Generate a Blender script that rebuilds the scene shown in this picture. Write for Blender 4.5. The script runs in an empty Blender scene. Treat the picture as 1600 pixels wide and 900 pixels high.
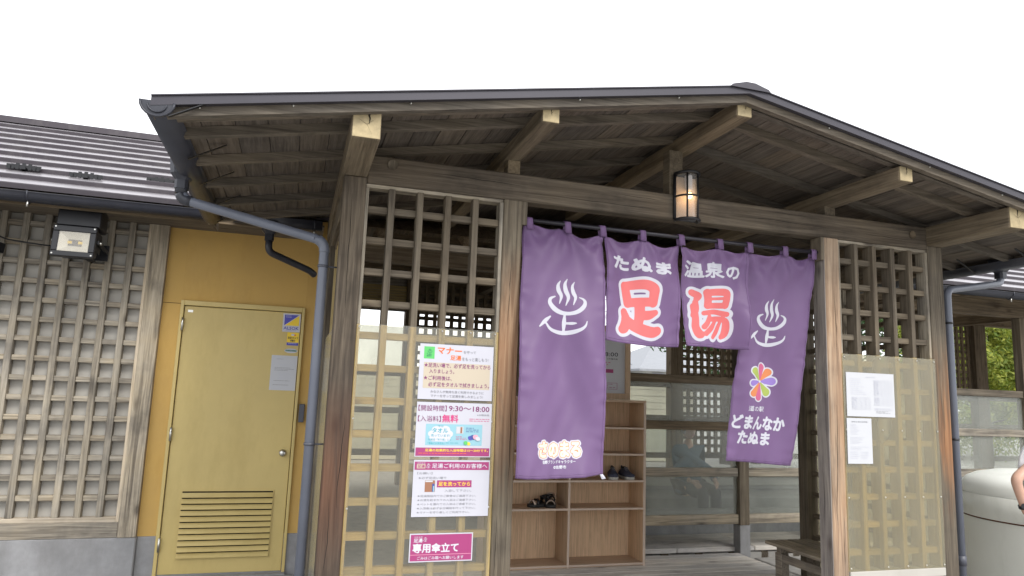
import bpy, bmesh, math, random
import numpy as np
from mathutils import Vector, Matrix, noise
random.seed(7)
R = math.radians
scene = bpy.context.scene
COL = scene.collection

# ------------------------------------------------------------------ camera
cam_d = bpy.data.cameras.new('camera')
cam = bpy.data.objects.new('camera', cam_d); COL.objects.link(cam)
cam_d.sensor_width = 36.0
cam_d.lens = 1092.18 / 1600 * 36.0
cam_d.clip_start = 0.05; cam_d.clip_end = 2000
AX = ((0.95425757, 0.07822135, 0.2885722),      # world x, y, z axes seen in camera space
      (-0.29679426, 0.13117952, 0.94588852),
      (0.03613392, -0.98826785, 0.1483947))
cx = Vector((AX[0][0], AX[1][0], AX[2][0]))
cy = -Vector((AX[0][1], AX[1][1], AX[2][1]))
cz = -Vector((AX[0][2], AX[1][2], AX[2][2]))
m = Matrix((cx, cy, cz)).transposed().to_4x4()
m.translation = Vector((0, -4, 1.55))
cam.matrix_world = m
scene.camera = cam

# ------------------------------------------------------------------ world: bright overcast
SUN_EL, SUN_AZ = R(47), R(162)
world = bpy.data.worlds.new('World'); scene.world = world
world.use_nodes = True
wn, wl = world.node_tree.nodes, world.node_tree.links
wn.clear()
wo = wn.new('ShaderNodeOutputWorld'); bg = wn.new('ShaderNodeBackground')
sky = wn.new('ShaderNodeTexSky'); sky.sky_type = 'NISHITA'; sky.sun_disc = False
sky.sun_elevation = SUN_EL; sky.sun_rotation = SUN_AZ
tc = wn.new('ShaderNodeTexCoord')
nz = wn.new('ShaderNodeTexNoise'); nz.inputs['Scale'].default_value = 1.6; nz.inputs['Detail'].default_value = 4
ramp = wn.new('ShaderNodeValToRGB')
ramp.color_ramp.elements[0].position = 0.3; ramp.color_ramp.elements[0].color = (0.93, 0.96, 1.0, 1)
ramp.color_ramp.elements[1].position = 0.7; ramp.color_ramp.elements[1].color = (1.06, 1.06, 1.08, 1)
sc_ = wn.new('ShaderNodeVectorMath'); sc_.operation = 'SCALE'; sc_.inputs['Scale'].default_value = 9.0
mixw = wn.new('ShaderNodeMix'); mixw.data_type = 'RGBA'; mixw.inputs['Factor'].default_value = 0.93
wl.new(tc.outputs['Generated'], nz.inputs['Vector']); wl.new(nz.outputs['Fac'], ramp.inputs['Fac'])
wl.new(ramp.outputs['Color'], sc_.inputs[0])
wl.new(sky.outputs['Color'], mixw.inputs['A']); wl.new(sc_.outputs['Vector'], mixw.inputs['B'])
wl.new(mixw.outputs['Result'], bg.inputs['Color']); bg.inputs['Strength'].default_value = 0.13
wl.new(bg.outputs['Background'], wo.inputs['Surface'])

sun_d = bpy.data.lights.new('sun', 'SUN'); sun = bpy.data.objects.new('sun', sun_d); COL.objects.link(sun)
sun_d.energy = 1.5; sun_d.angle = R(25); sun_d.color = (1.0, 0.96, 0.9)
sd = Vector((math.sin(SUN_AZ) * math.cos(SUN_EL), math.cos(SUN_AZ) * math.cos(SUN_EL), math.sin(SUN_EL)))
sun.rotation_euler = sd.to_track_quat('Z', 'Y').to_euler()

vs = scene.view_settings
vs.view_transform = 'Standard'; vs.look = 'None'; vs.gamma = 1.0; vs.use_curve_mapping = False
vs.exposure = 0.72

# ------------------------------------------------------------------ materials
def newmat(name):
    mt = bpy.data.materials.new(name); mt.use_nodes = True
    nt = mt.node_tree; nt.nodes.clear()
    out = nt.nodes.new('ShaderNodeOutputMaterial'); b = nt.nodes.new('ShaderNodeBsdfPrincipled')
    nt.links.new(b.outputs[0], out.inputs['Surface'])
    return mt, nt, b, out

def N(nt, t, **kw):
    n = nt.nodes.new(t)
    for k, v in kw.items():
        if k in n.inputs: n.inputs[k].default_value = v
        else: setattr(n, k, v)
    return n

def coords(nt, scale=(1, 1, 1), rnd=True, obj=True):
    tcn = N(nt, 'ShaderNodeTexCoord')
    mp = N(nt, 'ShaderNodeMapping'); mp.inputs['Scale'].default_value = scale
    if rnd:
        oi = N(nt, 'ShaderNodeObjectInfo')
        mu = N(nt, 'ShaderNodeMath', operation='MULTIPLY'); mu.inputs[1].default_value = 37.0
        nt.links.new(oi.outputs['Random'], mu.inputs[0])
        cb = N(nt, 'ShaderNodeCombineXYZ')
        for i in range(3): nt.links.new(mu.outputs[0], cb.inputs[i])
        ad = N(nt, 'ShaderNodeVectorMath', operation='ADD')
        nt.links.new(tcn.outputs['Object'], ad.inputs[0]); nt.links.new(cb.outputs[0], ad.inputs[1])
        nt.links.new(ad.outputs[0], mp.inputs['Vector'])
    else:
        nt.links.new(tcn.outputs['Object'], mp.inputs['Vector'])
    return mp.outputs[0]

def ramp2(nt, src, stops):
    r = N(nt, 'ShaderNodeValToRGB'); els = r.color_ramp.elements
    while len(els) < len(stops): els.new(0.5)
    for e, (p, c) in zip(els, stops):
        e.position = p; e.color = (*c, 1) if len(c) == 3 else c
    nt.links.new(src, r.inputs['Fac']); return r.outputs['Color']

def mixc(nt, fac, a, b, blend='MIX'):
    x = N(nt, 'ShaderNodeMix', data_type='RGBA', blend_type=blend)
    for s, v in (('Factor', fac), ('A', a), ('B', b)):
        if hasattr(v, 'is_linked') or hasattr(v, 'links'): nt.links.new(v, x.inputs[s])
        elif isinstance(v, (int, float)): x.inputs[s].default_value = v
        else: x.inputs[s].default_value = (*v, 1)
    return x.outputs['Result']

def mathn(nt, op, a, b=None, c=None, clamp=False):
    x = N(nt, 'ShaderNodeMath', operation=op); x.use_clamp = clamp
    for i, v in enumerate((a, b, c)):
        if v is None: continue
        if isinstance(v, (int, float)): x.inputs[i].default_value = v
        else: nt.links.new(v, x.inputs[i])
    return x.outputs[0]

def wood(name, axis, dark, mid, light, wear=0.5, rough=0.85, knots=True, post=False, base_z=None, endgrain=None):
    """planed / weathered softwood: streaky grain along one axis, blotchy grey wear, few knots"""
    mt, nt, b, out = newmat(name)
    sc1 = [26, 26, 26]; sc1[axis] = 1.1
    sc2 = [90, 90, 90]; sc2[axis] = 3.5
    v1 = coords(nt, sc1); v2 = coords(nt, sc2); v3 = coords(nt, (1, 1, 1))
    n1 = N(nt, 'ShaderNodeTexNoise', Scale=1.0, Detail=5.0, Roughness=0.62, Distortion=1.2); nt.links.new(v1, n1.inputs['Vector'])
    n2 = N(nt, 'ShaderNodeTexNoise', Scale=1.0, Detail=3.0, Roughness=0.7); nt.links.new(v2, n2.inputs['Vector'])
    n3 = N(nt, 'ShaderNodeTexNoise', Scale=3.2, Detail=4.0, Roughness=0.6); nt.links.new(v3, n3.inputs['Vector'])
    c = ramp2(nt, n1.outputs['Fac'], [(0.28, dark), (0.5, mid), (0.74, light)])
    fine = ramp2(nt, n2.outputs['Fac'], [(0.3, (0.62, 0.62, 0.62)), (0.55, (1.06, 1.06, 1.06))])
    c = mixc(nt, 0.75, c, fine, 'MULTIPLY')
    blot = ramp2(nt, n3.outputs['Fac'], [(0.3, (0.55, 0.56, 0.6)), (0.5, (1, 1, 1)), (0.75, (1.15, 1.1, 1.0))])
    c = mixc(nt, wear, c, blot, 'MULTIPLY')
    oi = N(nt, 'ShaderNodeObjectInfo')
    piece = ramp2(nt, oi.outputs['Random'], [(0.0, (0.82, 0.83, 0.86)), (0.5, (1, 1, 1)), (1.0, (1.14, 1.1, 1.04))])
    c = mixc(nt, 0.9, c, piece, 'MULTIPLY')
    if knots:
        ksc = [6, 6, 6]; ksc[axis] = 2.6
        vk = coords(nt, ksc)
        vo = N(nt, 'ShaderNodeTexVoronoi', Scale=0.9, Randomness=1.0); nt.links.new(vk, vo.inputs['Vector'])
        kf = ramp2(nt, vo.outputs['Distance'], [(0.06, (1, 1, 1)), (0.13, (0.35, 0.35, 0.35)), (0.2, (0, 0, 0))])
        c = mixc(nt, mathn(nt, 'MULTIPLY', kf, 0.75), c, (dark[0] * .55, dark[1] * .5, dark[2] * .5))
    if post:
        ge = N(nt, 'ShaderNodeNewGeometry'); sx = N(nt, 'ShaderNodeSeparateXYZ'); nt.links.new(ge.outputs['Position'], sx.inputs[0])
        vp = coords(nt, (5, 5, 0.55))
        npn = N(nt, 'ShaderNodeTexNoise', Scale=1.0, Detail=6.0, Roughness=0.68, Distortion=0.6); nt.links.new(vp, npn.inputs['Vector'])
        # bleached orange sapwood from hand height to the eaves, worn off unevenly
        h = mathn(nt, 'MULTIPLY', mathn(nt, 'SUBTRACT', post[1], sx.outputs['Z']), 1.6, clamp=True)
        lo = mathn(nt, 'MULTIPLY', mathn(nt, 'SUBTRACT', sx.outputs['Z'], post[0]), 1.6, clamp=True)
        f = mathn(nt, 'MULTIPLY', mathn(nt, 'MULTIPLY', h, lo), ramp2(nt, npn.outputs['Fac'], [(0.42, (0, 0, 0)), (0.56, (1, 1, 1))]))
        oc = mixc(nt, ramp2(nt, n1.outputs['Fac'], [(0.3, (0, 0, 0)), (0.65, (1, 1, 1))]), (0.2, 0.085, 0.04), post[2])
        c = mixc(nt, mathn(nt, 'MULTIPLY', f, post[3]), c, oc)
        # damp black staining low on the post
        dk = mathn(nt, 'MULTIPLY', mathn(nt, 'SUBTRACT', post[4], sx.outputs['Z']), 1.3, clamp=True)
        dk = mathn(nt, 'MULTIPLY', dk, ramp2(nt, npn.outputs['Fac'], [(0.40, (1, 1, 1)), (0.66, (0.45, 0.45, 0.45))]))
        c = mixc(nt, mathn(nt, 'MULTIPLY', dk, 0.85), c, (0.035, 0.026, 0.024))
    nt.links.new(c, b.inputs['Base Color'])
    b.inputs['Roughness'].default_value = rough; b.inputs['Specular IOR Level'].default_value = 0.25
    bp = N(nt, 'ShaderNodeBump', Strength=0.35, Distance=0.004)
    nt.links.new(mathn(nt, 'ADD', n1.outputs['Fac'], mathn(nt, 'MULTIPLY', n2.outputs['Fac'], 0.6)), bp.inputs['Height'])
    nt.links.new(bp.outputs[0], b.inputs['Normal'])
    return mt

def plain(name, col, rough=0.5, metal=0.0, var=0.12, scale=6.0, bump=0.0, spec=0.5, dirt=None, bscale=60):
    mt, nt, b, out = newmat(name)
    v = coords(nt)
    n = N(nt, 'ShaderNodeTexNoise', Scale=scale, Detail=5.0, Roughness=0.6); nt.links.new(v, n.inputs['Vector'])
    c = ramp2(nt, n.outputs['Fac'], [(0.3, tuple(x * (1 - var) for x in col)), (0.7, tuple(min(1, x * (1 + var)) for x in col))])
    if dirt:
        n4 = N(nt, 'ShaderNodeTexNoise', Scale=scale * .4, Detail=7.0, Roughness=0.7)
        v4 = coords(nt, (2.2, 2.2, .7)); nt.links.new(v4, n4.inputs['Vector'])
        c = mixc(nt, mathn(nt, 'MULTIPLY', ramp2(nt, n4.outputs['Fac'], [(0.5, (0, 0, 0)), (0.72, (1, 1, 1))]), 0.6), c, dirt)
    nt.links.new(c, b.inputs['Base Color'])
    b.inputs['Roughness'].default_value = rough; b.inputs['Metallic'].default_value = metal
    b.inputs['Specular IOR Level'].default_value = spec
    nr = ramp2(nt, n.outputs['Fac'], [(0.2, (rough * .8,) * 3), (0.8, (min(1, rough * 1.2),) * 3)]); nt.links.new(nr, b.inputs['Roughness'])
    if bump:
        nb = N(nt, 'ShaderNodeTexNoise', Scale=bscale, Detail=3.0); nt.links.new(v, nb.inputs['Vector'])
        bp = N(nt, 'ShaderNodeBump', Strength=bump, Distance=0.003)
        nt.links.new(nb.outputs['Fac'], bp.inputs['Height']); nt.links.new(bp.outputs[0], b.inputs['Normal'])
    return mt

def flat(name, col, rough=0.5):
    mt, nt, b, out = newmat(name)
    b.inputs['Base Color'].default_value = (*col, 1); b.inputs['Roughness'].default_value = rough
    return mt

def sheet(name, tint, body, alpha, rough=0.25, streak=0.15, edge=True):
    """aged translucent plastic: part clear, part milky, with a soft sheen"""
    mt, nt, b, out = newmat(name)
    nt.nodes.remove(b)
    tr = N(nt, 'ShaderNodeBsdfTransparent'); tr.inputs['Color'].default_value = (*tint, 1)
    df = N(nt, 'ShaderNodeBsdfDiffuse'); df.inputs['Color'].default_value = (*body, 1)
    tl = N(nt, 'ShaderNodeBsdfTranslucent'); tl.inputs['Color'].default_value = (*body, 1)
    gl = N(nt, 'ShaderNodeBsdfGlossy', Roughness=rough); gl.inputs['Color'].default_value = (0.9, 0.92, 0.95, 1)
    m1 = N(nt, 'ShaderNodeMixShader', Fac=0.5); nt.links.new(df.outputs[0], m1.inputs[1]); nt.links.new(tl.outputs[0], m1.inputs[2])
    v = coords(nt, (1.5, 1.5, .8))
    n = N(nt, 'ShaderNodeTexNoise', Scale=2.2, Detail=2.0, Roughness=0.5); nt.links.new(v, n.inputs['Vector'])
    f = mathn(nt, 'ADD', mathn(nt, 'MULTIPLY', mathn(nt, 'SUBTRACT', n.outputs['Fac'], 0.5), streak * 3), alpha, clamp=True)
    m2 = N(nt, 'ShaderNodeMixShader'); nt.links.new(f, m2.inputs[0]); nt.links.new(tr.outputs[0], m2.inputs[1]); nt.links.new(m1.outputs[0], m2.inputs[2])
    lw_ = N(nt, 'ShaderNodeLayerWeight', Blend=0.5)
    fr = mathn(nt, 'ADD', mathn(nt, 'MULTIPLY', mathn(nt, 'POWER', lw_.outputs['Facing'], 4.0), 0.6), 0.035)
    m3 = N(nt, 'ShaderNodeMixShader'); nt.links.new(fr, m3.inputs[0]); nt.links.new(m2.outputs[0], m3.inputs[1]); nt.links.new(gl.outputs[0], m3.inputs[2])
    nt.links.new(m3.outputs[0], out.inputs['Surface'])
    return mt

GD, GM, GL = (0.075, 0.06, 0.045), (0.14, 0.116, 0.086), (0.225, 0.19, 0.14)   # grey brown weathered cedar
M = {}
for ax, nm in ((0, 'x'), (1, 'y'), (2, 'z')):
    M['w' + nm] = wood('weathered_wood_' + nm, ax, GD, GM, GL)
    M['f' + nm] = wood('sheltered_wood_' + nm, ax, (0.29, 0.215, 0.1), (0.43, 0.33, 0.155), (0.54, 0.43, 0.225), wear=0.3)
    M['g' + nm] = wood('greyed_lattice_wood_' + nm, ax, (0.11, 0.095, 0.078), (0.3, 0.265, 0.21), (0.47, 0.42, 0.34), wear=0.85)
    M['d' + nm] = wood('dark_inner_wood_' + nm, ax, (0.085, 0.064, 0.042), (0.17, 0.13, 0.085), (0.25, 0.195, 0.13), wear=0.4)
    M['l' + nm] = wood('pale_trim_wood_' + nm, ax, (0.4, 0.33, 0.24), (0.52, 0.44, 0.33), (0.6, 0.52, 0.41), wear=0.5, knots=False)
M['beam'] = wood('beam_wood', 0, (0.07, 0.054, 0.04), (0.125, 0.1, 0.073), (0.195, 0.16, 0.118), wear=0.7)
M['purlin'] = wood('purlin_wood', 1, (0.1, 0.078, 0.052), (0.165, 0.132, 0.09), (0.235, 0.19, 0.13), wear=0.55, knots=False)
M['ceil'] = wood('roof_board_wood', 1, (0.08, 0.066, 0.053), (0.122, 0.102, 0.083), (0.165, 0.14, 0.115), wear=0.6, knots=False)
M['rafter'] = wood('rafter_wood', 0, (0.078, 0.066, 0.053), (0.13, 0.112, 0.09), (0.19, 0.165, 0.135), wear=0.5, knots=False)
M['post1'] = wood('post_wood_dark_foot', 2, (.05, .04, .032), (.105, .085, .064), (.19, .155, .115), post=(0.5, 1.6, (0.3, 0.125, 0.065), 0.7, 2.1))
M['post2'] = wood('post_wood_orange', 2, GD, GM, GL, post=(0.9, 2.45, (0.44, 0.27, 0.16), 0.85, 0.8))
M['post3'] = wood('post_wood_bleached', 2, (0.19, 0.14, 0.1), (0.33, 0.25, 0.185), (0.44, 0.35, 0.265), post=(0.2, 2.6, (0.56, 0.34, 0.19), 0.5, 0.7))
M['post3s'] = wood('post_wood_grey_side', 2, (0.12, 0.105, 0.1), (0.23, 0.205, 0.19), (0.34, 0.31, 0.28))
M['post4'] = wood('post_wood_red_brown', 2, GD, GM, GL, post=(0.65, 2.1, (0.36, 0.18, 0.085), 0.8, 0.75))
M['endgrain'] = plain('sawn_end_grain', (0.42, 0.34, 0.2), 0.85, var=0.3, scale=14, bump=.3)
M['crack'] = flat('crack', (0.012, 0.009, 0.006), 1)  # near-black; also paints shade in the louver gaps and under the walkway
M['deck'] = wood('deck_wood', 0, (0.42, 0.39, 0.36), (0.6, 0.57, 0.53), (0.72, 0.69, 0.65), wear=0.5)
M['bench'] = wood('bench_wood', 1, (0.15, 0.13, 0.105), (0.26, 0.225, 0.185), (0.36, 0.32, 0.26), wear=0.7)
M['metalroof'] = plain('roof_metal', (0.05, 0.042, 0.05), 0.5, metal=0.3, var=0.08, dirt=(.1, .09, .09))  # on course noses and undercuts its dark tone paints their shade
M['rooflt'] = plain('roof_metal_lit_face', (0.38, 0.355, 0.37), 0.36, metal=0.85, var=0.1, scale=2.0, dirt=(.3, .28, .27))  # lighter copy of the roof metal, sky brightness put into the colour
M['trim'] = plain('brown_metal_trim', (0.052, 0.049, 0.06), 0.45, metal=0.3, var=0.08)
M['gutter'] = plain('gutter_plastic', (0.03, 0.032, 0.043), 0.4, var=0.15)
M['pipe'] = plain('grey_pipe', (0.135, 0.148, 0.185), 0.38, var=0.07)
M['pipe_d'] = plain('dark_pipe', (0.075, 0.08, 0.1), 0.4, var=0.1)
M['black'] = plain('black_metal', (0.008, 0.008, 0.01), 0.4, var=0.2)
M['steel'] = plain('screw_steel', (0.55, 0.54, 0.5), 0.3, metal=1.0)
M['yellow'] = plain('yellow_plaster', (0.54, 0.345, 0.105), 0.85, var=0.05, scale=3, bump=.12, dirt=(.42, .25, .06), bscale=120)
M['door'] = plain('door_paint', (0.56, 0.435, 0.17), 0.42, var=0.06, scale=1.8, dirt=(.4, .29, .09), spec=.4)
M['concrete'] = plain('concrete', (0.27, 0.27, 0.275), 0.85, var=0.22, scale=5, bump=.25, dirt=(.18, .175, .17))
M['backing'] = plain('pale_board', (0.45, 0.43, 0.39), 0.8, var=0.05, scale=2, dirt=(.38, .355, .31))
M['ground'] = plain('light_paving', (0.33, 0.32, 0.3), 0.9, var=0.2, scale=8, bump=.3)
M['sheet_r'] = sheet('milky_sheet', (0.93, 0.9, 0.78), (0.56, 0.54, 0.44), 0.33, streak=.12)
M['sheet_l'] = sheet('clear_sheet', (0.93, 0.91, 0.84), (0.6, 0.6, 0.55), 0.15, streak=.08)
M['sheet_b'] = sheet('fogged_sheet', (0.9, 0.92, 0.9), (0.74, 0.75, 0.68), 0.21, rough=.35, streak=.1)
M['cab'] = wood('cabinet_veneer', 2, (0.49, 0.35, 0.235), (0.54, 0.39, 0.265), (0.59, 0.43, 0.3), wear=0.08, rough=.5, knots=False)
M['cabx'] = wood('cabinet_veneer_flat', 0, (0.46, 0.32, 0.22), (0.52, 0.37, 0.255), (0.57, 0.41, 0.285), wear=0.08, rough=.5, knots=False)
M['cabe'] = plain('cabinet_edge_band', (0.5, 0.4, 0.33), 0.5, var=.03)
M['bin'] = plain('bin_plastic', (0.88, 0.89, 0.83), 0.35, var=0.03, scale=2, dirt=(.62, .63, .55))
M['rust'] = plain('rusty_seam', (0.13, 0.05, 0.025), 0.9, var=.4, scale=30)
M['skin'] = plain('skin', (0.56, 0.34, 0.25), 0.5, var=.06, scale=20)
M['shirt_w'] = plain('white_cotton', (0.78, 0.78, 0.8), 0.85, var=.03)
M['shirt_b'] = plain('blue_cotton', (0.07, 0.14, 0.2), 0.9, var=.15)
M['trouser'] = plain('dark_cloth', (0.05, 0.052, 0.065), 0.9, var=.15)
M['hair'] = plain('hair', (0.03, 0.024, 0.02), 0.7, var=.3, scale=40)
M['hair_g'] = plain('grey_hair', (0.42, 0.4, 0.38), 0.8, var=.2, scale=40)
M['paper'] = flat('paper', (0.53, 0.54, 0.57), 0.6)
M['gloss_white'] = plain('sign_white', (0.52, 0.52, 0.58), 0.35, var=.015)
def ink(name, c): M[name] = flat(name, c, 0.5)
ink('magenta', (0.33, 0.04, 0.16)); ink('dkpurple', (0.2, 0.035, 0.14)); ink('orange_ink', (0.75, 0.14, 0.02)); ink('red_ink', (0.72, 0.03, 0.03))
ink('grey_ink', (0.22, 0.22, 0.25)); ink('black_ink', (0.035, 0.035, 0.05)); ink('cream_ink', (0.52, 0.45, 0.35)); ink('green_ink', (0.1, 0.5, 0.13)); ink('teal_ink', (0.05, 0.35, 0.42))
ink('cyan_ink', (0.26, 0.48, 0.56)); ink('yellow_ink', (0.85, 0.6, 0.04)); ink('white_ink', (0.58, 0.58, 0.64)); ink('pink_ink', (0.55, 0.05, 0.2)); ink('palegrey_ink', (0.5, 0.51, 0.58))
ink('blue_ink', (0.08, 0.08, 0.42)); ink('brown_ink', (0.3, 0.14, 0.08)); ink('navy_ink', (0.05, 0.08, 0.3)); ink('darkgreen_ink', (.02, .16, .1)); ink('lightpink_ink', (.75, .35, .45))

def cloth_mat():
    mt, nt, b, out = newmat('purple_cloth')
    v = coords(nt, (1, 1, 1), rnd=False)
    n = N(nt, 'ShaderNodeTexNoise', Scale=2.5, Detail=3.0); nt.links.new(v, n.inputs['Vector'])
    c = ramp2(nt, n.outputs['Fac'], [(0.3, (0.165, 0.092, 0.215)), (0.7, (0.195, 0.112, 0.25))])
    nt.links.new(c, b.inputs['Base Color']); b.inputs['Roughness'].default_value = 0.5
    b.inputs['Sheen Weight'].default_value = 0.1; b.inputs['Specular IOR Level'].default_value = .45
    w = N(nt, 'ShaderNodeTexNoise', Scale=900.0, Detail=1.0); nt.links.new(v, w.inputs['Vector'])
    bp = N(nt, 'ShaderNodeBump', Strength=0.08, Distance=0.001); nt.links.new(w.outputs['Fac'], bp.inputs['Height']); nt.links.new(bp.outputs[0], b.inputs['Normal'])
    tl = N(nt, 'ShaderNodeBsdfTranslucent'); nt.links.new(c, tl.inputs['Color'])
    mx = N(nt, 'ShaderNodeMixShader', Fac=0.22); nt.links.new(b.outputs[0], mx.inputs[1]); nt.links.new(tl.outputs[0], mx.inputs[2])
    nt.links.new(mx.outputs[0], out.inputs['Surface'])
    return mt
M['cloth'] = cloth_mat()
M['cloth_d'] = plain('purple_cloth_hem', (0.19, 0.115, 0.24), 0.8, var=.1)
M['print_white'] = flat('cloth_print_white', (0.49, 0.49, 0.55), 0.7)
M['print_red'] = flat('cloth_print_red', (0.6, 0.13, 0.13), 0.7)
M['print_cream'] = flat('cloth_print_cream', (0.8, 0.66, 0.5), 0.7)
M['print_orange'] = flat('cloth_print_orange', (0.66, 0.2, 0.08), 0.7)
M['print_pink'] = flat('cloth_print_pink', (0.46, 0.1, 0.2), .7)
M['print_orange2'] = flat('cloth_print_petal_orange', (0.55, 0.19, 0.07), .7)
M['print_violet'] = flat('cloth_print_violet', (0.24, 0.16, 0.45), .7)
M['print_green'] = flat('cloth_print_green', (0.3, 0.37, 0.08), .7)
M['rod'] = plain('rod_metal', (0.02, 0.018, 0.025), 0.35)

# ------------------------------------------------------------------ object helpers
ORG = {}
def link(o, parent=None, loc=(0, 0, 0)):
    """loc is a world position; all groups are unrotated empties or meshes"""
    COL.objects.link(o); loc = Vector(loc); ORG[o.name] = loc.copy()
    if parent is not None:
        o.parent = parent; o.location = loc - ORG[parent.name]
    else: o.location = loc
    return o

def tag(o, label=None, cat=None, group=None, kind=None):
    if label: o['label'] = label
    if cat: o['category'] = cat
    if group: o['group'] = group
    if kind: o['kind'] = kind
    return o

def thing(name, label, cat, loc=(0, 0, 0), group=None):
    return tag(link(bpy.data.objects.new(name, None), None, loc), label, cat, group)

CACHE = {}
def box(name, x, y, z, mat, parent=None, bev=0.003, rot=None):
    s = (round(x[1] - x[0], 4), round(y[1] - y[0], 4), round(z[1] - z[0], 4))
    key = (s, mat.name, bev)
    if key not in CACHE:
        bm = bmesh.new(); bmesh.ops.create_cube(bm, size=1.0)
        bmesh.ops.scale(bm, vec=s, verts=bm.verts)
        if bev and min(s) > bev * 2.5:
            bmesh.ops.bevel(bm, geom=bm.edges[:], offset=bev, segments=1, affect='EDGES', profile=.5)
        me = bpy.data.meshes.new(name); bm.to_mesh(me); bm.free(); me.materials.append(mat); CACHE[key] = me
    o = bpy.data.objects.new(name, CACHE[key])
    c = ((x[0] + x[1]) / 2, (y[0] + y[1]) / 2, (z[0] + z[1]) / 2)
    link(o, parent, c)
    if rot: o.rotation_euler = rot
    return o

def mobj(name, verts, faces, mats, parent=None, origin=None, smooth=False, fm=None):
    vv = [Vector(v) for v in verts]
    if origin is None:
        origin = sum(vv, Vector()) / len(vv)
    origin = Vector(origin)
    me = bpy.data.meshes.new(name); me.from_pydata([v - origin for v in vv], [], faces)
    for mt in (mats if isinstance(mats, (list, tuple)) else [mats]): me.materials.append(mt)
    if fm: me.polygons.foreach_set('material_index', fm)
    if smooth: me.polygons.foreach_set('use_smooth', [True] * len(me.polygons))
    me.update()
    return link(bpy.data.objects.new(name, me), parent, origin)

def bm_obj(name, bm, mat, parent=None, origin=(0, 0, 0), smooth=False):
    origin = Vector(origin)
    bmesh.ops.translate(bm, vec=-origin, verts=bm.verts)
    me = bpy.data.meshes.new(name); bm.to_mesh(me); bm.free()
    for mt in (mat if isinstance(mat, (list, tuple)) else [mat]): me.materials.append(mt)
    if smooth: me.polygons.foreach_set('use_smooth', [True] * len(me.polygons))
    return link(bpy.data.objects.new(name, me), parent, origin)

def add_box(bm, x, y, z, bev=0.0, mi=0):
    r = bmesh.ops.create_cube(bm, size=1.0); vs_ = r['verts']
    bmesh.ops.scale(bm, vec=(x[1] - x[0], y[1] - y[0], z[1] - z[0]), verts=vs_)
    bmesh.ops.translate(bm, vec=((x[0] + x[1]) / 2, (y[0] + y[1]) / 2, (z[0] + z[1]) / 2), verts=vs_)
    fs = {f for v in vs_ for f in v.link_faces}
    for f in fs: f.material_index = mi
    if bev:
        es = {e for v in vs_ for e in v.link_edges}
        bmesh.ops.bevel(bm, geom=list(es), offset=bev, segments=1, affect='EDGES', profile=.5)
    return vs_

def add_tube(bm, pts, r, n=12, cap=True, mi=0):
    pts = [Vector(p) for p in pts]; rs = r if isinstance(r, (list, tuple)) else [r] * len(pts)
    rings = []; up = None
    for i, p in enumerate(pts):
        if i == 0: d = pts[1] - pts[0]
        elif i == len(pts) - 1: d = pts[-1] - pts[-2]
        else: d = (pts[i + 1] - p).normalized() + (p - pts[i - 1]).normalized()
        d.normalize()
        if up is None:
            up = Vector((0, 0, 1)) if abs(d.z) < .9 else Vector((1, 0, 0))
        a = d.cross(up).normalized(); bb = a.cross(d).normalized(); up = bb
        rings.append([bm.verts.new(p + (a * math.cos(2 * math.pi * k / n) + bb * math.sin(2 * math.pi * k / n)) * rs[i]) for k in range(n)])
    for i in range(len(rings) - 1):
        for k in range(n):
            f = bm.faces.new((rings[i][k], rings[i][(k + 1) % n], rings[i + 1][(k + 1) % n], rings[i + 1][k])); f.smooth = True; f.material_index = mi
    if cap:
        for rg, rev in ((rings[0], False), (rings[-1], True)):
            f = bm.faces.new(rg[::-1] if rev else rg); f.material_index = mi
    bmesh.ops.recalc_face_normals(bm, faces=bm.faces[:])

def tube(name, pts, r, mat, parent=None, n=14, origin=None):
    bm = bmesh.new(); add_tube(bm, pts, r, n)
    return bm_obj(name, bm, mat, parent, origin if origin else pts[0])

def lathe(bm, prof, c=(0, 0, 0), n=32, a0=0, a1=2 * math.pi, mi=0):
    full = abs(a1 - a0 - 2 * math.pi) < 1e-6; k = n if full else n + 1
    rings = [[bm.verts.new((c[0] + r_ * math.cos(a0 + (a1 - a0) * i / n), c[1] + r_ * math.sin(a0 + (a1 - a0) * i / n), c[2] + z)) for i in range(k)] for r_, z in prof]
    for a, b_ in zip(rings, rings[1:]):
        for i in range(n):
            f = bm.faces.new((a[i], a[(i + 1) % k], b_[(i + 1) % k], b_[i])); f.smooth = True; f.material_index = mi
    return rings

def bend(pts, r, seg=6):
    """round the corners of a poly line"""
    pts = [Vector(p) for p in pts]; out = [pts[0]]
    for a, b_, c in zip(pts, pts[1:], pts[2:]):
        d1 = (a - b_).normalized() * r; d2 = (c - b_).normalized() * r
        for i in range(seg + 1):
            t = i / seg; out.append((b_ + d1) * (1 - t) ** 2 + b_ * 2 * t * (1 - t) + (b_ + d2) * t ** 2)
    return out + [pts[-1]]

# ------------------------------------------------------------------ lettering helpers
def text_tris(s, bold=0.0, res=2, space=1.0):
    cu = bpy.data.curves.new('t', 'FONT'); cu.body = s; cu.resolution_u = res; cu.offset = bold; cu.space_character = space
    cu.fill_mode = 'FRONT'
    o = bpy.data.objects.new('t', cu); COL.objects.link(o)
    dg = bpy.context.evaluated_depsgraph_get(); ev = o.evaluated_get(dg); me = ev.to_mesh()
    v = np.zeros(len(me.vertices) * 3); me.vertices.foreach_get('co', v); v = v.reshape(-1, 3)[:, :2].copy()
    f = [tuple(p.vertices) for p in me.polygons]
    ev.to_mesh_clear(); bpy.data.objects.remove(o); bpy.data.curves.remove(cu)
    return v, f

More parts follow.
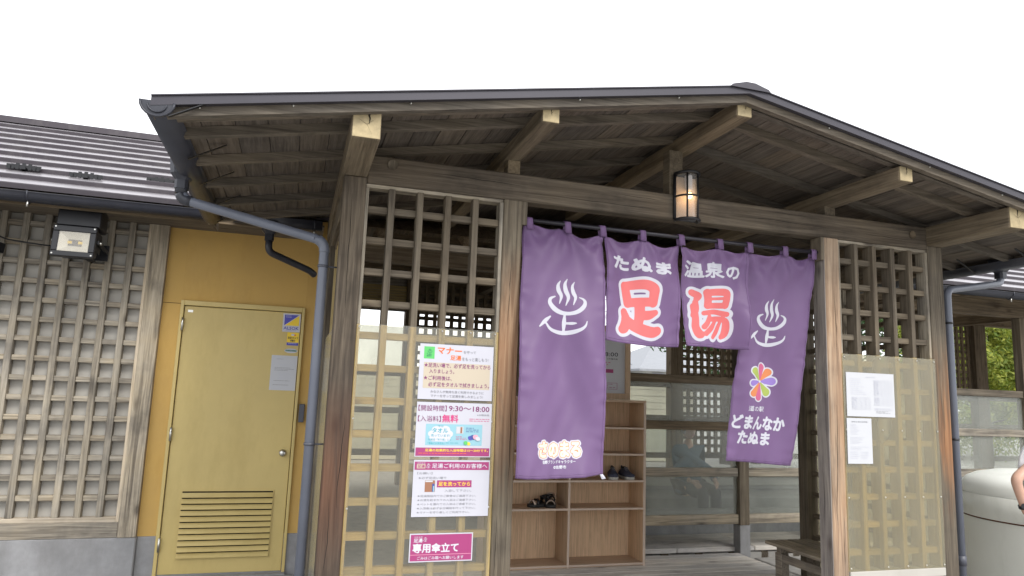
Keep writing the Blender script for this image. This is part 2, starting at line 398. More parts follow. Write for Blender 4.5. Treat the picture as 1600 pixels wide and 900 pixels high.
def fit_rect(v, r):
    """scale 2D points into (u0, v0, u1, v1), v counted downwards"""
    lo, hi = v.min(0), v.max(0); sz = np.maximum(hi - lo, 1e-6)
    n = (v - lo) / sz
    return np.stack([r[0] + n[:, 0] * (r[2] - r[0]), r[3] - n[:, 1] * (r[3] - r[1])], 1)

def contour(sdf, xs, ys, level):
    """marching squares fill of sdf < level on a regular grid -> verts, faces (2D)"""
    S = sdf - level; V = []; F = []; idx = {}
    def vert(key, x, y):
        if key not in idx: idx[key] = len(V); V.append((x, y))
        return idx[key]
    H, W = S.shape; ins = S < 0
    any_ = ins[:-1, :-1] | ins[1:, :-1] | ins[:-1, 1:] | ins[1:, 1:]
    for j, i in zip(*np.nonzero(any_)):
        cs = ((j, i), (j, i + 1), (j + 1, i + 1), (j + 1, i)); poly = []
        for k in range(4):
            a, b_ = cs[k], cs[(k + 1) % 4]
            sa, sb = S[a], S[b_]
            if sa < 0: poly.append(vert(('c',) + a, xs[a[1]], ys[a[0]]))
            if (sa < 0) != (sb < 0):
                t = sa / (sa - sb); key = ('e',) + min(a, b_) + max(a, b_)
                poly.append(vert(key, xs[a[1]] + (xs[b_[1]] - xs[a[1]]) * t, ys[a[0]] + (ys[b_[0]] - ys[a[0]]) * t))
        if len(poly) >= 3: F.append(poly)
    return np.array(V), F

def stroke_sdf(strokes, X, Y):
    """strokes: lists of (x, y, radius)"""
    D = np.full(X.shape, 1e9)
    for st in strokes:
        for (x0, y0, r0), (x1, y1, r1) in zip(st, st[1:]):
            dx, dy = x1 - x0, y1 - y0; L2 = dx * dx + dy * dy + 1e-9
            t = np.clip(((X - x0) * dx + (Y - y0) * dy) / L2, 0, 1)
            D = np.minimum(D, np.hypot(X - x0 - t * dx, Y - y0 - t * dy) - (r0 + (r1 - r0) * t))
    return D

def smooth_stroke(st, k=5):
    """Catmull-Rom through the points"""
    p = [np.array(q, float) for q in st]; p = [2 * p[0] - p[1]] + p + [2 * p[-1] - p[-2]]; out = []
    for a, b_, c, d in zip(p, p[1:], p[2:], p[3:]):
        for i in range(k):
            t = i / k; out.append(.5 * ((2 * b_) + (-a + c) * t + (2 * a - 5 * b_ + 4 * c - d) * t * t + (-a + 3 * b_ - 3 * c + d) * t ** 3))
    out.append(p[-2]); return [tuple(q) for q in out]

def stroke_art(strokes, cell, levels):
    al = np.array([q for s in strokes for q in s]); mg = max(levels) + cell * 2 + al[:, 2].max()
    xs = np.arange(al[:, 0].min() - mg, al[:, 0].max() + mg, cell); ys = np.arange(al[:, 1].min() - mg, al[:, 1].max() + mg, cell)
    X, Y = np.meshgrid(xs, ys); D = stroke_sdf(strokes, X, Y)
    return [contour(D, xs, ys, l) for l in levels]

def glyph_sdf(s, rect, aspect, cell, levels):
    """bold rounded lettering: distance field of font outlines; rect in uv, aspect = (u size, v size) in metres"""
    v, f = text_tris(s, 0.0, 2)
    uv = fit_rect(v, rect) * np.array(aspect)
    edges = {}
    for p in f:
        for a, b_ in zip(p, p[1:] + p[:1]):
            k = (min(a, b_), max(a, b_)); edges[k] = edges.get(k, 0) + 1
    E = np.array([k for k, c in edges.items() if c == 1]); A, B = uv[E[:, 0]], uv[E[:, 1]]
    mg = max(levels) + 2 * cell
    lo, hi = uv.min(0) - mg, uv.max(0) + mg
    xs = np.arange(lo[0], hi[0], cell); ys = np.arange(lo[1], hi[1], cell); X, Y = np.meshgrid(xs, ys)
    P = np.stack([X.ravel(), Y.ravel()], 1); D = np.full(len(P), 1e9); par = np.zeros(len(P), int)
    for a, b_ in zip(A, B):
        d = b_ - a; t = np.clip(((P - a) @ d) / (d @ d + 1e-12), 0, 1); q = P - a - t[:, None] * d
        D = np.minimum(D, (q * q).sum(1))
        if a[1] != b_[1]:
            c = (P[:, 1] > min(a[1], b_[1])) & (P[:, 1] <= max(a[1], b_[1]))
            xi = a[0] + (P[:, 1] - a[1]) * (b_[0] - a[0]) / (b_[1] - a[1]); par += c & (xi > P[:, 0])
    D = np.sqrt(D) * np.where(par % 2 == 1, -1, 1); D = D.reshape(X.shape)
    return [(lambda r: (r[0] / np.array(aspect) if len(r[0]) else r[0], r[1]))(contour(D, xs, ys, l)) for l in levels]

class Board:
    """a flat sign at a fixed place: u right, v down, plane facing -Y"""
    def __init__(s, name, label, cat, x0, x1, z0, z1, y, mat, tilt=0.0, th=0.003, skew=0.0, group=None):
        s.w, s.h = x1 - x0, z1 - z0
        s.o = thing(name, label, cat, (x0, y, z1), group)
        s.o.rotation_euler = (0, -tilt, 0)
        b_ = box('sign_panel', (x0, x1), (y - th, y), (z0, z1), mat, s.o, bev=0.0)
        s.x0, s.z1, s.y, s.lay = x0, z1, y - th, 0
    def add(s, name, V, F, mat, lay=1):
        if len(V) == 0: return
        y = s.y - 0.0006 * lay
        vs_ = [(s.x0 + a * s.w, y, s.z1 - b_ * s.h) for a, b_ in V]
        o = mobj(name, vs_, [tuple(reversed(f)) for f in F], mat, s.o, origin=(s.x0, y, s.z1))
        return o
    def rect(s, name, r, mat, lay=1):
        return s.add(name, [(r[0], r[1]), (r[2], r[1]), (r[2], r[3]), (r[0], r[3])], [(0, 1, 2, 3)], mat, lay)
    def text(s, t, r, mat, bold=0.012, lay=2, name='lettering'):
        if bold <= 0.004:
            v, f = text_tris(t, 0, 2)
            return s.add(name, fit_rect(v, r), [tuple(reversed(q)) for q in f], mat, lay)
        ch = (r[3] - r[1]) * s.h          # height of the line in metres
        V, F = glyph_sdf(t, r, (s.w, s.h), max(ch / 22, .0007), [bold * .6 * ch])[0]
        return s.add(name, V, F, mat, lay)
    def lines(s, r, rows, mat, lay=2, fill=0.8, seed=0, name='small_print'):
        """rows of print too small to read"""
        rg = random.Random(seed); V = []; F = []
        for k in range(rows):
            v0 = r[1] + (r[3] - r[1]) * k / rows; hh = (r[3] - r[1]) / rows * 0.3; u = r[0]
            end = r[0] + (r[2] - r[0]) * rg.uniform(fill * .6, 1)
            while u < end:
                du = rg.uniform(.012, .05)
                n0 = len(V); V += [(u, v0), (min(u + du, r[2]), v0), (min(u + du, r[2]), v0 + hh), (u, v0 + hh)]; F.append((n0, n0 + 1, n0 + 2, n0 + 3))
                u += du + rg.uniform(.006, .016)
        return s.add(name, V, F, mat, lay)

# ================================================================== ground and floor
g = mobj('ground', [(-300, -300, -0.12), (300, -300, -0.12), (300, 300, -0.12), (-300, 300, -0.12)], [(0, 1, 2, 3)], M['ground']); tag(g, kind='structure')
deck = tag(box('timber_deck', (0.2, 4.55), (-0.3, 2.5), (-0.115, -0.045), M['black'], None), kind='structure')
for k in range(21):
    y0 = -0.28 + k * 0.1325
    box('deck_board', (0.22 if k % 2 else 0.2, 4.53), (y0, y0 + 0.127), (-0.043, 0.0 + random.uniform(-.0015, .0015)), M['deck'], deck, bev=.004)
apron = tag(box('concrete_apron', (-8, 0.17), (-0.5, 2.45), (-0.118, -0.03), M['concrete'], None, bev=.01), kind='structure')
apr2 = tag(box('concrete_paving', (4.68, 20), (-0.5, 2.45), (-0.118, -0.04), M['ground'], None, bev=.01), kind='structure')
inner = tag(box('inner_floor', (0.2, 20), (2.62, 8.3), (-0.118, -0.02), M['ground'], None, bev=.01), kind='structure')

# ================================================================== entrance shelter
SH = thing('entrance_shelter', 'open timber entrance shelter with shallow gable roof and lattice sides', 'shelter', (2.4, 0, 0))
AP, SL, RX = 3.31, 0.185, 2.4
def zp(x): return AP - SL * abs(x - RX)
PH = 2.757
def post(x0, x1, y0, y1, mat, z1=PH, side=None, z0=-0.04):
    o = box('post', (x0, x1), (y0, y1), (z0, z1), mat, SH, bev=.006)
    return o
P1 = post(0.19, 0.318, 0, .13, M['post1'])
P2 = post(1.152, 1.272, 0, .12, M['post2'], 2.727)
P3 = post(3.53, 3.652, 0, .12, M['post3'], 2.727)
# weathered grey left face of the third post (a thin facing strip)
box('post_facing', (3.522, 3.5295), (0.004, .118), (-0.04, 2.7265), M['post3s'], P3, bev=.001)
P4 = post(4.474, 4.608, 0, .13, M['post4'])
for x0, x1 in ((0.19, 0.31), (4.48, 4.6)):
    post(x0, x1, 1.38, 1.5, M['wz'], 2.75)
# front beam, side beams
bm_ = box('beam', (0.318, 4.474), (0.003, .118), (2.727, 2.897), M['beam'], SH, bev=.008)
for x in (0.462, 4.33):
    b = bmesh.new(); lathe(b, [(0.0, 0), (0.026, 0.0), (0.03, .004)], n=20)
    bmesh.ops.rotate(b, verts=b.verts, matrix=Matrix.Rotation(R(90), 3, 'X')); bmesh.ops.translate(b, vec=(x, -0.001, 2.825 if x > 1 else 2.85), verts=b.verts)
    bm_obj('wood_plug', b, M['post4'] if x < 1 else M['dx'], bm_, (x, 0, 2.825))
for x0, x1 in ((0.195, 0.305), (4.485, 4.595)):
    box('side_beam', (x0, x1), (.13, 1.95), (2.6, 2.74), M['wy'], SH, bev=.005)
# stop blocks for the curtain rod under the beam
box('stop_block', (1.2725, 1.306), (.01, .1), (2.58, 2.726), M['wz'], SH)
box('stop_block', (3.492, 3.5215), (-.004, .1), (2.56, 2.726), M['wz'], SH)
# struts on the beam
for x0, x1 in ((1.172, 1.252), (2.302, 2.402), (3.56, 3.65)):
    box('strut', (x0, x1), (.02, .11), (2.898, zp((x0 + x1) / 2) - .09), M['purlin'], SH)
# purlins
for cx_, w, h, zt in ((0.248, .142, .142, 2.9), (1.208, .1, .095, 3.08), (2.418, .102, .1, 3.306), (3.608, .105, .1, 3.062), (4.54, .146, .145, 2.9)):
    pu = box('purlin', (cx_ - w / 2, cx_ + w / 2), (-.64, 2.1 if 1 < cx_ < 4 else 1.9), (zt - h, zt), M['purlin'], SH, bev=.006)
    e = box('end_grain', (cx_ - w / 2 + .004, cx_ + w / 2 - .004), (-.645, -.639), (zt - h + .004, zt - .004), M['endgrain'], pu, bev=.001)
    # drying cracks in the sawn end
    rg = random.Random(int(cx_ * 10)); V = []; F = []
    big = abs(cx_ - 2.4) > 1.5
    px_, pz_ = cx_ + rg.uniform(-.005, .012), zt - .006
    n = 6; ln = h * (.45 if big else .5); wd = .006 if big else .003
    for i in range(n + 1):
        t = i / n; xx = px_ + rg.uniform(-.003, .003); ww = wd * (1 - t) + .0006
        V += [(xx - ww, -.6462, pz_ - ln * t), (xx + ww, -.6462, pz_ - ln * t)]
        if i: F.append((2 * i - 2, 2 * i - 1, 2 * i + 1, 2 * i))
    for a in ((40, -30), (150, -150), (-60, 20)) if big else ((60, 0),):
        ang = math.radians(a[0]); x0_, z0_ = cx_, zt - h * .5
        n0 = len(V); L_ = h * .42
        V += [(x0_, -.6462, z0_ + .001), (x0_, -.6462, z0_ - .0012), (x0_ + math.cos(ang) * L_, -.6462, z0_ + math.sin(ang) * L_)]; F.append((n0, n0 + 1, n0 + 2))
    mobj('crack', V, F, M['crack'], pu)

# sloping members: one for each side of the ridge
def slope_prism(name, xa, xb, y0, y1, lo, hi, mat, parent=SH, yb=None):
    """board along the slope between xa and xb; lo / hi are heights over the purlin line"""
    xs_ = sorted([xa, xb]); V = []
    yb = yb or (lambda x: y1)
    for x in xs_:
        for y in (y0, yb(x)):
            for d in (lo, hi): V.append((x, y, zp(x) + d))
    F = [(0, 1, 3, 2), (4, 6, 7, 5), (0, 4, 5, 1), (2, 3, 7, 6), (0, 2, 6, 4), (1, 5, 7, 3)]
    return mobj(name, V, F, mat, parent, origin=((xa + xb) / 2, y0, zp((xa + xb) / 2)))
EL, ER = -0.685, 5.485
def valley(x): return max(1.2, 2.0 + (zp(x) + .1 - 2.98) / .5)
for xe in (EL, ER):
    s = 1 if xe > RX else -1
    xi = RX + s * .0
    slope_prism('barge_board', xi, xe, -.69, -.652, -.035, .034, M['rafter'])
    slope_prism('roof_trim', xi, xe - s * -.01, -.722, -.692, .008, .05, M['trim'])
    slope_prism('roof_trim_lip', xi, xe - s * -.01, -.73, -.6905, .0505, .0565, M['trim'])
    for y in (-.60, -.36, .09, .56, 1.03, 1.5):
        slope_prism('rafter', xi + s * .002, xe - s * .02, y, y + .048, -.012, .036, M['rafter'])
    slope_prism('roof_panel', xi, xe, -.69, 2, .0475, .053, M['metalroof'], yb=valley)
    # eave end board
    mobj('eave_board', [(xe + s * d, y, zp(xe) + h) for d in (-.022, 0) for y in (-.69, 1.9) for h in (-.004, .05)],
         [(0, 1, 3, 2), (4, 6, 7, 5), (0, 4, 5, 1), (2, 3, 7, 6), (0, 2, 6, 4), (1, 5, 7, 3)], M['wy'], SH, origin=(xe, 0, zp(xe)))
# roof boards seen from below
nb = 40
for k in range(nb):
    w = (ER - EL) / nb; xa = EL + k * w
    jz = random.uniform(-.002, .002)
    if xa < RX < xa + w:
        continue
    slope_prism('roof_board', xa + .002, xa + w - .002, -.65, 2, .0375 + jz, .046, M['ceil'], yb=valley)
# ridge cap
b = bmesh.new(); pr = [(-.135, zp(RX - .13) + .052), (-.12, zp(RX - .12) + .066), (-.03, AP + .069), (.03, AP + .069), (.12, zp(RX + .12) + .066), (.135, zp(RX + .13) + .052)]
fr = [b.verts.new((RX + x, -.735, z)) for x, z in pr]; bk = [b.verts.new((RX + x, 2.7, z)) for x, z in pr]
for i in range(5): b.faces.new((fr[i], fr[i + 1], bk[i + 1], bk[i]))
b.faces.new(fr); b.faces.new(bk[::-1]); bmesh.ops.recalc_face_normals(b, faces=b.faces[:])
bm_obj('ridge_cap', b, M['trim'], SH, (RX, 0, AP))
# screws along the barge board
for x in (-.5, -.1, .45, 1.35, 1.95, 2.98, 3.75, 4.35):
    b = bmesh.new(); bmesh.ops.create_icosphere(b, subdivisions=1, radius=.006); bmesh.ops.translate(b, vec=(x, -.693, zp(x) + .002), verts=b.verts)
    bm_obj('screw', b, M['steel'], SH, (x, -.693, zp(x)))

# ------------------------------------------------------------------ lattice panels of the shelter front
RZ = [2.597 - .1832 * k for k in range(14)]
def lattice_front(x0, x1, slats, zsh, sw=.037, first=0, dep=.075):
    """deep half-lapped lattice; the wood below zsh is sheltered by a plastic sheet and stayed yellow"""
    pan = box('lattice_panel', (x0, x1), (.02, .1), (2.705, 2.7265), M['gx'], SH)
    for xa, xb in ((x0, x0 + .018), (x1 - .022, x1)):
        box('lattice_frame', (xa, xb), (.012, .1), (zsh, 2.7045), M['gz' if 1 else 'wz'], pan, bev=.002)
        box('lattice_frame', (xa, xb), (.012, .1), (-.03, zsh - .001), M['fz'], pan, bev=.002)
    for xs_ in slats:
        box('lattice_slat', (xs_, xs_ + sw), (.004, .004 + dep), (zsh, 2.7045), M['wz'], pan, bev=.002)
        box('lattice_slat', (xs_, xs_ + sw), (.004, .004 + dep), (-.03, zsh - .001), M['fz'], pan, bev=.002)
    for k, z in enumerate(RZ):
        if z < 0.1: continue
        xs2 = [x0 + .018] + [q for s_ in slats for q in (s_, s_ + sw)] + [x1 - .022]
        for a, b_ in zip(xs2[::2], xs2[1::2]):
            box('lattice_rail', (a + .0005, b_ - .0005), (.03, .03 + dep * .62), (z - .04, z), M['wx' if z > zsh else 'fx'], pan, bev=.002)
    return pan
LS = [.451, .6185, .7875, .957]
LP = lattice_front(.3185, 1.1515, LS, 1.905)
RS = [3.789, 3.952, 4.121, 4.285]
RP = lattice_front(3.6525, 4.4735, RS, 1.91, sw=.036, dep=.095)
def screws(par, xs_, zs_, y):
    for x in xs_:
        for z in zs_:
            b = bmesh.new(); bmesh.ops.create_icosphere(b, subdivisions=1, radius=.0065); bmesh.ops.scale(b, vec=(1, .6, 1), verts=b.verts); bmesh.ops.translate(b, vec=(x, y, z), verts=b.verts)
            bm_obj('screw', b, M['steel'], par, (x, y, z))
s1 = box('plastic_sheet', (.3225, 1.136), (-.006, -.002), (-.02, 1.907), M['sheet_l'], SH, bev=0)
screws(s1, (.332, .806, 1.125), (1.89, 1.38, .9, .4), -.008); screws(s1, (.975,), (1.89,), -.008)
s2 = box('plastic_sheet', (3.645, 4.475), (-.007, -.003), (.452, 1.905), M['sheet_r'], SH, bev=0)
screws(s2, (3.66, 3.97, 4.14, 4.303, 4.462), (1.885, 1.385, .93, .47), -.009)
box('sill', (3.653, 4.473), (-.01, .11), (.395, .449), M['backing'], SH)
# side lattices of the shelter (between front and rear posts)
for x0, sh in ((.225, False), (4.5, True)):
    pan = box('side_lattice', (x0, x0 + .07), (.131, 1.379), (2.55, 2.599), M['dy'], SH)
    for k in range(7):
        y = .27 + k * .158
        box('lattice_slat', (x0, x0 + .04), (y, y + .036), (-.03, 2.549), M['fz' if x0 < 1 else 'gz'], pan, bev=.002)
    for z in RZ[1:]:
        if z > .1: box('lattice_rail', (x0 + .035, x0 + .07), (.131, 1.379), (z - .04, z), M['fy' if x0 < 1 else 'wy'], pan, bev=.002)
s3 = box('plastic_sheet', (.206, .21), (.14, 1.37), (-.02, 1.9), M['sheet_l'], SH, bev=0)
s4 = box('plastic_sheet', (4.58, 4.584), (.14, 1.37), (-.02, 1.9), M['sheet_r'], SH, bev=0)

# drying cracks in the exposed timbers
def split(par, p, d, ln, wd, nrm, seed):
    rg = random.Random(seed); p, d, nrm = Vector(p), Vector(d).normalized(), Vector(nrm); side = d.cross(nrm).normalized(); n = 9; V = []; F = []; off = 0
    for i in range(n + 1):
        t = i / n; off += rg.uniform(-1, 1) * wd * 1.1; w = wd * math.sin(math.pi * min(max(t, .03), .97)) ** .7 * rg.uniform(.6, 1.2)
        c = p + d * ln * t + side * off + nrm * .0006; V += [c - side * w * .5, c + side * w * .5]
        if i: F.append((2 * i - 2, 2 * i - 1, 2 * i + 1, 2 * i))
    mobj('crack', V, F, M['crack'], par)
for k, (x, z, ln, wd) in enumerate(((.7, 2.835, .55, .004), (1.5, 2.78, .7, .0035), (1.9, 2.85, .35, .003), (2.75, 2.80, .8, .004), (3.1, 2.86, .3, .003), (3.9, 2.79, .45, .0035), (4.15, 2.85, .25, .003))):
    split(bm_, (x, .003, z), (1, 0, 0), ln, wd, (0, -1, 0), k)
for k, (par, x, y, z, ln, wd) in enumerate(((P1, .245, 0, 1.9, .75, .004), (P1, .28, 0, .9, .5, .004), (P1, .225, 0, .55, .4, .004), (P2, 1.2, 0, 1.95, .45, .0035), (P2, 1.235, 0, 1.0, .6, .004), (P2, 1.18, 0, .5, .35, .0035),
        (P3, 3.60, 0, 1.75, .6, .004), (P3, 3.575, 0, .75, .8, .005), (P3, 3.62, 0, .5, .3, .003), (P4, 4.53, 0, 1.2, .55, .0035), (P4, 4.57, 0, 2.1, .4, .003))):
    split(par, (x, y, z), (0, 0, 1), ln, wd, (0, -1, 0), 50 + k)
for k, (y, z, ln) in enumerate(((.03, 1.3, .7), (.07, .7, .5), (.09, 2.0, .45))): split(P3, (3.522, y, z), (0, 0, 1), ln, .003, (-1, 0, 0), 80 + k)

# ------------------------------------------------------------------ gutters and downpipes of the shelter
def gutter(xc, zc, y0, y1, s, parent=SH, r=.066):
    b = bmesh.new(); n = 10; prof = []
    for i in range(n + 1):
        a = math.pi * i / n; prof.append((-r * math.cos(a), -r * .95 * math.sin(a)))
    prof = [(-r - .008, .004), (-r - .008, .0)] + prof + [(r + .006, 0), (r + .006, .004)]
    inner_ = [(x * .93, z * .93 + .001) for x, z in prof[::-1]]
    loop = prof + inner_
    A = [b.verts.new((xc + x, y0, zc + z)) for x, z in loop]; B = [b.verts.new((xc + x, y1, zc + z)) for x, z in loop]
    for i in range(len(loop)):
        j = (i + 1) % len(loop); f = b.faces.new((A[i], A[j], B[j], B[i])); f.smooth = True
    b.faces.new(A[:n + 5]); b.faces.new(B[:n + 5][::-1])
    # raised rim of the end cap
    ring = [(x * 1.06, z * 1.06) for x, z in prof[2:-2]]
    add_tube(b, [(xc + x, y0 - .003, zc + z) for x, z in ring], .006, 6)
    add_tube(b, [(xc + x * .55, y0 - .005, zc + z * .55 - .012) for x, z in ring], .0035, 6)
    bmesh.ops.recalc_face_normals(b, faces=b.faces[:])
    return bm_obj('gutter', b, M['gutter'], parent, (xc, y0, zc))
def bracket(xc, zc, y, s, par, ln=.17):
    # flat stay from the gutter bottom up to the rafter
    a, b2 = Vector((xc + s * .05, y, zc - .062)), Vector((xc + s * (.05 + ln), y + .01, zc - .062 + ln * .58))
    V = [p + Vector((0, dy, dz)) for p in (a, b2) for dy, dz in ((-.009, 0), (.009, 0), (.009, .005), (-.009, .005))]
    mobj('gutter_stay', V, [(0, 1, 2, 3), (7, 6, 5, 4), (0, 4, 5, 1), (1, 5, 6, 2), (2, 6, 7, 3), (3, 7, 4, 0)], M['black'], par)
GZ = 2.766
gl = gutter(-.668, GZ, -.72, 1.5, 1); gr = gutter(5.47, GZ - .02, -.72, 1.9, -1)
for y, ln in ((-.715, .24), (-.1, .18), (.4, .18), (.95, .18), (1.4, .18)):
    bracket(-.668, GZ, y, 1, gl, ln); bracket(5.47, GZ - .02, y, -1, gr, ln)
def hopper(xc, yc, zt, parent, mat, h=.12, w=.11):
    b = bmesh.new()
    lay = [(w * .5, .0), (w * .62, .0), (w * .62, -.02), (w * .55, -h * .75), (w * .32, -h), (w * .32, -h - .05), (w * .26, -h - .05)]
    prev = None
    for r_, dz in lay:
        rg = [b.verts.new((xc + r_ * sx, yc + r_ * sy * 1.1, zt + dz)) for sx, sy in ((-1, -.6), (-.6, -1), (.6, -1), (1, -.6), (1, .6), (.6, 1), (-.6, 1), (-1, .6))]
        if prev:
            for i in range(8): b.faces.new((prev[i], prev[(i + 1) % 8], rg[(i + 1) % 8], rg[i]))
        prev = rg
    b.faces.new(prev); bmesh.ops.recalc_face_normals(b, faces=b.faces[:])
    return bm_obj('gutter_hopper', b, mat, parent, (xc, yc, zt))
hopper(-.7, .3, 2.82, gl, M['gutter'], h=.13); hopper(5.52, .26, 2.79, gr, M['gutter'], h=.11)
dp = tube('downpipe', bend([(-.7, .3, 2.66), (-.7, .3, 2.585), (.115, .15, 2.385), (.115, .15, -.03)], .07), .028, M['pipe'], SH)
for pts in ([(-.7, .3, 2.67), (-.7, .3, 2.615)],):
    tube('pipe_socket', pts, .034, M['gutter'], dp)
tube('pipe_socket', bend([(-.7, .3, 2.62), (-.7, .3, 2.585), (-.64, .29, 2.57)], .04), .0325, M['gutter'], dp)
tube('pipe_socket', bend([(.06, .16, 2.399), (.115, .15, 2.385), (.115, .15, 2.32)], .06), .0305, M['pipe'], dp)
for z in (2.23, 1.22):
    tube('pipe_clip', [(.115, .15, z), (.115, .15, z + .014)], .0325, M['pipe_d'], dp)
    tube('pipe_clip', [(.14, .15, z + .007), (.2, .15, z + .007)], .005, M['pipe_d'], dp, n=6)
dp2 = tube('downpipe', bend([(5.52, .26, 2.69), (5.52, .26, 2.59), (4.75, .1, 2.455), (4.745, .1, -.03)], .06), .028, M['pipe'], SH)
for z in (2.19, 1.32):
    tube('pipe_clip', [(4.746, .1, z), (4.746, .1, z + .014)], .0325, M['black'], dp2)
    tube('pipe_clip', [(4.72, .1, z + .007), (4.61, .1, z + .007)], .005, M['black'], dp2, n=6)
tube('pipe_socket', [(4.745, .1, .43), (4.745, .1, .5)], .033, M['pipe_d'], dp2)

# ================================================================== main building behind
MB = thing('bathhouse_building', 'long bathhouse with ribbed metal roof, yellow wall and timber lattice behind the shelter', 'building', (0, 2.5, 0))
FY = 2.5
# left: lattice wall on a concrete base
box('concrete_base', (-8, -1.105), (FY - .03, FY + .2), (-.1, .294), M['concrete'], MB, bev=.008)
box('concrete_base', (-1.105, .2), (FY + .02, FY + .2), (-.1, .289), M['concrete'], MB, bev=.004)
box('wall', (-8, -1.12), (FY + .055, FY + .13), (.295, 3.1), M['backing'], MB, bev=0)
DX0, DX1, DZ0, DZ1 = -.965, .055, -.02, 2.235
box('wall', (-1.109, DX0), (FY + .03, FY + .11), (.29, 3.1), M['yellow'], MB, bev=0)
box('wall', (DX1, .2), (FY + .03, FY + .11), (.29, 3.1), M['yellow'], MB, bev=0)
box('wall', (DX0, DX1), (FY + .03, FY + .11), (DZ1, 3.1), M['yellow'], MB, bev=0)
box('side_wall', (.2, .3), (FY + .02, 8), (-.1, 3.1), M['dy'], MB, bev=0)
box('back_wall', (-8, .3), (8, 8.1), (-.1, 3.6), M['yellow'], MB, bev=0)
lw = box('lattice_wall', (-8, -1.246), (FY - .03, FY + .03), (.2945, .415), M['gx'], MB, bev=.004)
box('lattice_sill', (-8, -1.268), (FY - .028, FY + .05), (.4155, .452), M['lx'], lw, bev=.003)
box('lattice_post', (-1.245, -1.109), (FY - .034, FY + .04), (.2945, 3.05), M['gz'], lw, bev=.004)
box('lattice_frame', (-1.268, -1.2455), (FY - .027, FY + .05), (.4155, 3.05), M['lz'], lw, bev=.002)
for k in range(14):
    xr = -1.368 - .1555 * k
    box('lattice_slat', (xr - .049, xr), (FY - .025, FY + .04), (.4525, 3.05), M['gz'], lw, bev=.003)
for j in range(16):
    z = .579 + .1555 * j
    xr = [-1.2685] + [q for k in range(14) for q in (-1.368 - .1555 * k, -1.417 - .1555 * k)]
    for a, b_ in zip(xr[::2], xr[1::2]):
        box('lattice_rail', (b_ + .0005, a - .0005), (FY - .014, FY + .045), (z, z + .043), M['gx'], lw, bev=.003)

# door
D = box('door', (-.933, .026), (FY + .015, FY + .05), (-.012, 2.188), M['door'], MB, bev=.003)
fr_ = box('door_frame', (DX0, -.9375), (FY - .005, FY + .045), (DZ0, DZ1), M['door'], D, bev=.003)
box('door_frame', (.0305, DX1), (FY - .005, FY + .045), (DZ0, DZ1), M['door'], D, bev=.003)
box('door_frame', (-.9375, .0305), (FY - .0048, FY + .045), (2.1925, DZ1 - .0005), M['door'], D, bev=.003)
box('threshold', (-.97, .06), (FY - .06, FY + .1), (-.06, -.021), M['concrete'], D, bev=.003)
box('door_gap', (-.94, .033), (FY + .051, FY + .056), (-.02, 2.2), M['crack'], D, bev=0)
box('louver_panel', (-.802, -.088), (FY + .0125, FY + .0145), (.112, .645), M['crack'], D, bev=0)  # near-black sheet painting the shade seen between the slats
for j in range(11):
    z0 = .116 + j * .0482
    mobj('louver_slat', [(-.802, FY + .011, z0 + .035), (-.088, FY + .011, z0 + .035), (-.088, FY - .012, z0 + .003), (-.802, FY - .012, z0 + .003),
                         (-.802, FY + .0095, z0 + .032), (-.088, FY + .0095, z0 + .032), (-.088, FY - .012, z0 - .0005), (-.802, FY - .012, z0 - .0005)],
         [(0, 1, 2, 3), (4, 7, 6, 5), (0, 4, 5, 1), (3, 2, 6, 7), (0, 3, 7, 4), (1, 5, 6, 2)], M['door'], D)
for x0, x1, z0, z1 in ((-.81, -.802, .106, .652), (-.088, -.08, .106, .652), (-.802, -.088, .106, .1115), (-.802, -.088, .6455, .652)):
    box('louver_trim', (x0, x1), (FY + .008, FY + .0148), (z0, z1), M['door'], D, bev=0)
for z in (.225, 1.11, 2.03):
    tube('hinge', [(-.936, FY - .008, z - .055), (-.936, FY - .008, z + .055)], .011, M['steel'], D, n=8)
b = bmesh.new(); lathe(b, [(.0, .055), (.02, .055), (.028, .045), (.027, .035), (.012, .022), (.012, .008), (.03, .006), (.03, 0)], n=20)
bmesh.ops.rotate(b, verts=b.verts, matrix=Matrix.Rotation(R(90), 3, 'X')); bmesh.ops.translate(b, vec=(-.037, FY + .013, .965), verts=b.verts)
kb = bm_obj('door_knob', b, M['steel'], D, (-.037, FY, .965))
box('wall_joint', (-1.108, DX0 - .001), (FY + .0285, FY + .0295), (2.205, 2.209), M['crack'], MB, bev=0)
box('door_label', (-.905, -.865), (FY + .013, FY + .0145), (2.135, 2.155), M['steel'], D, bev=0)
sb_ = box('switch_box', (.07, .115), (FY - .03, FY + .028), (1.23, 1.387), M['pipe_d'], MB, bev=.004)

# right: fogged screens between timber rails
RAILS = ((1.718, 1.8), (1.237, 1.326), (.765, .852), (.285, .381))
def screen(x0, x1):
    f = box('screen_rail', (x0, x1), (FY + .02, FY + .085), RAILS[0], M['dx' if x0 < 4 else 'wx'], MB, bev=.005)
    for q in RAILS[1:]:
        box('screen_rail', (x0, x1), (FY + .02, FY + .085), q, M['dx' if (x0 < 4 and q[0] > 1) else 'gx'], MB, bev=.005)
    for (a, _), (_, c) in zip(RAILS, RAILS[1:]):
        box('fogged_sheet', (x0, x1), (FY + .05, FY + .054), (c + .001, a - .001), M['sheet_b'], MB, bev=0)
screen(2.2, 4.558); screen(4.682, 6.0); screen(6.12, 8.695)
for x0, x1, mt in ((4.56, 4.68, 'wz'), (6.0, 6.12, 'wz'), (8.70, 8.94, 'wz'), (2.08, 2.2, 'dz')):
    box('post', (x0, x1), (FY + .003, FY + .12), (.272, 2.72), M[mt], MB, bev=.005)
    box('post_shoe', (x0 - .002, x1 + .002), (FY, FY + .123), (-.1, .2715), M['concrete'], MB, bev=.004)
box('header_beam', (.3, 18), (FY + .0, FY + .12), (2.7205, 2.945), M['dx'], MB, bev=.006)
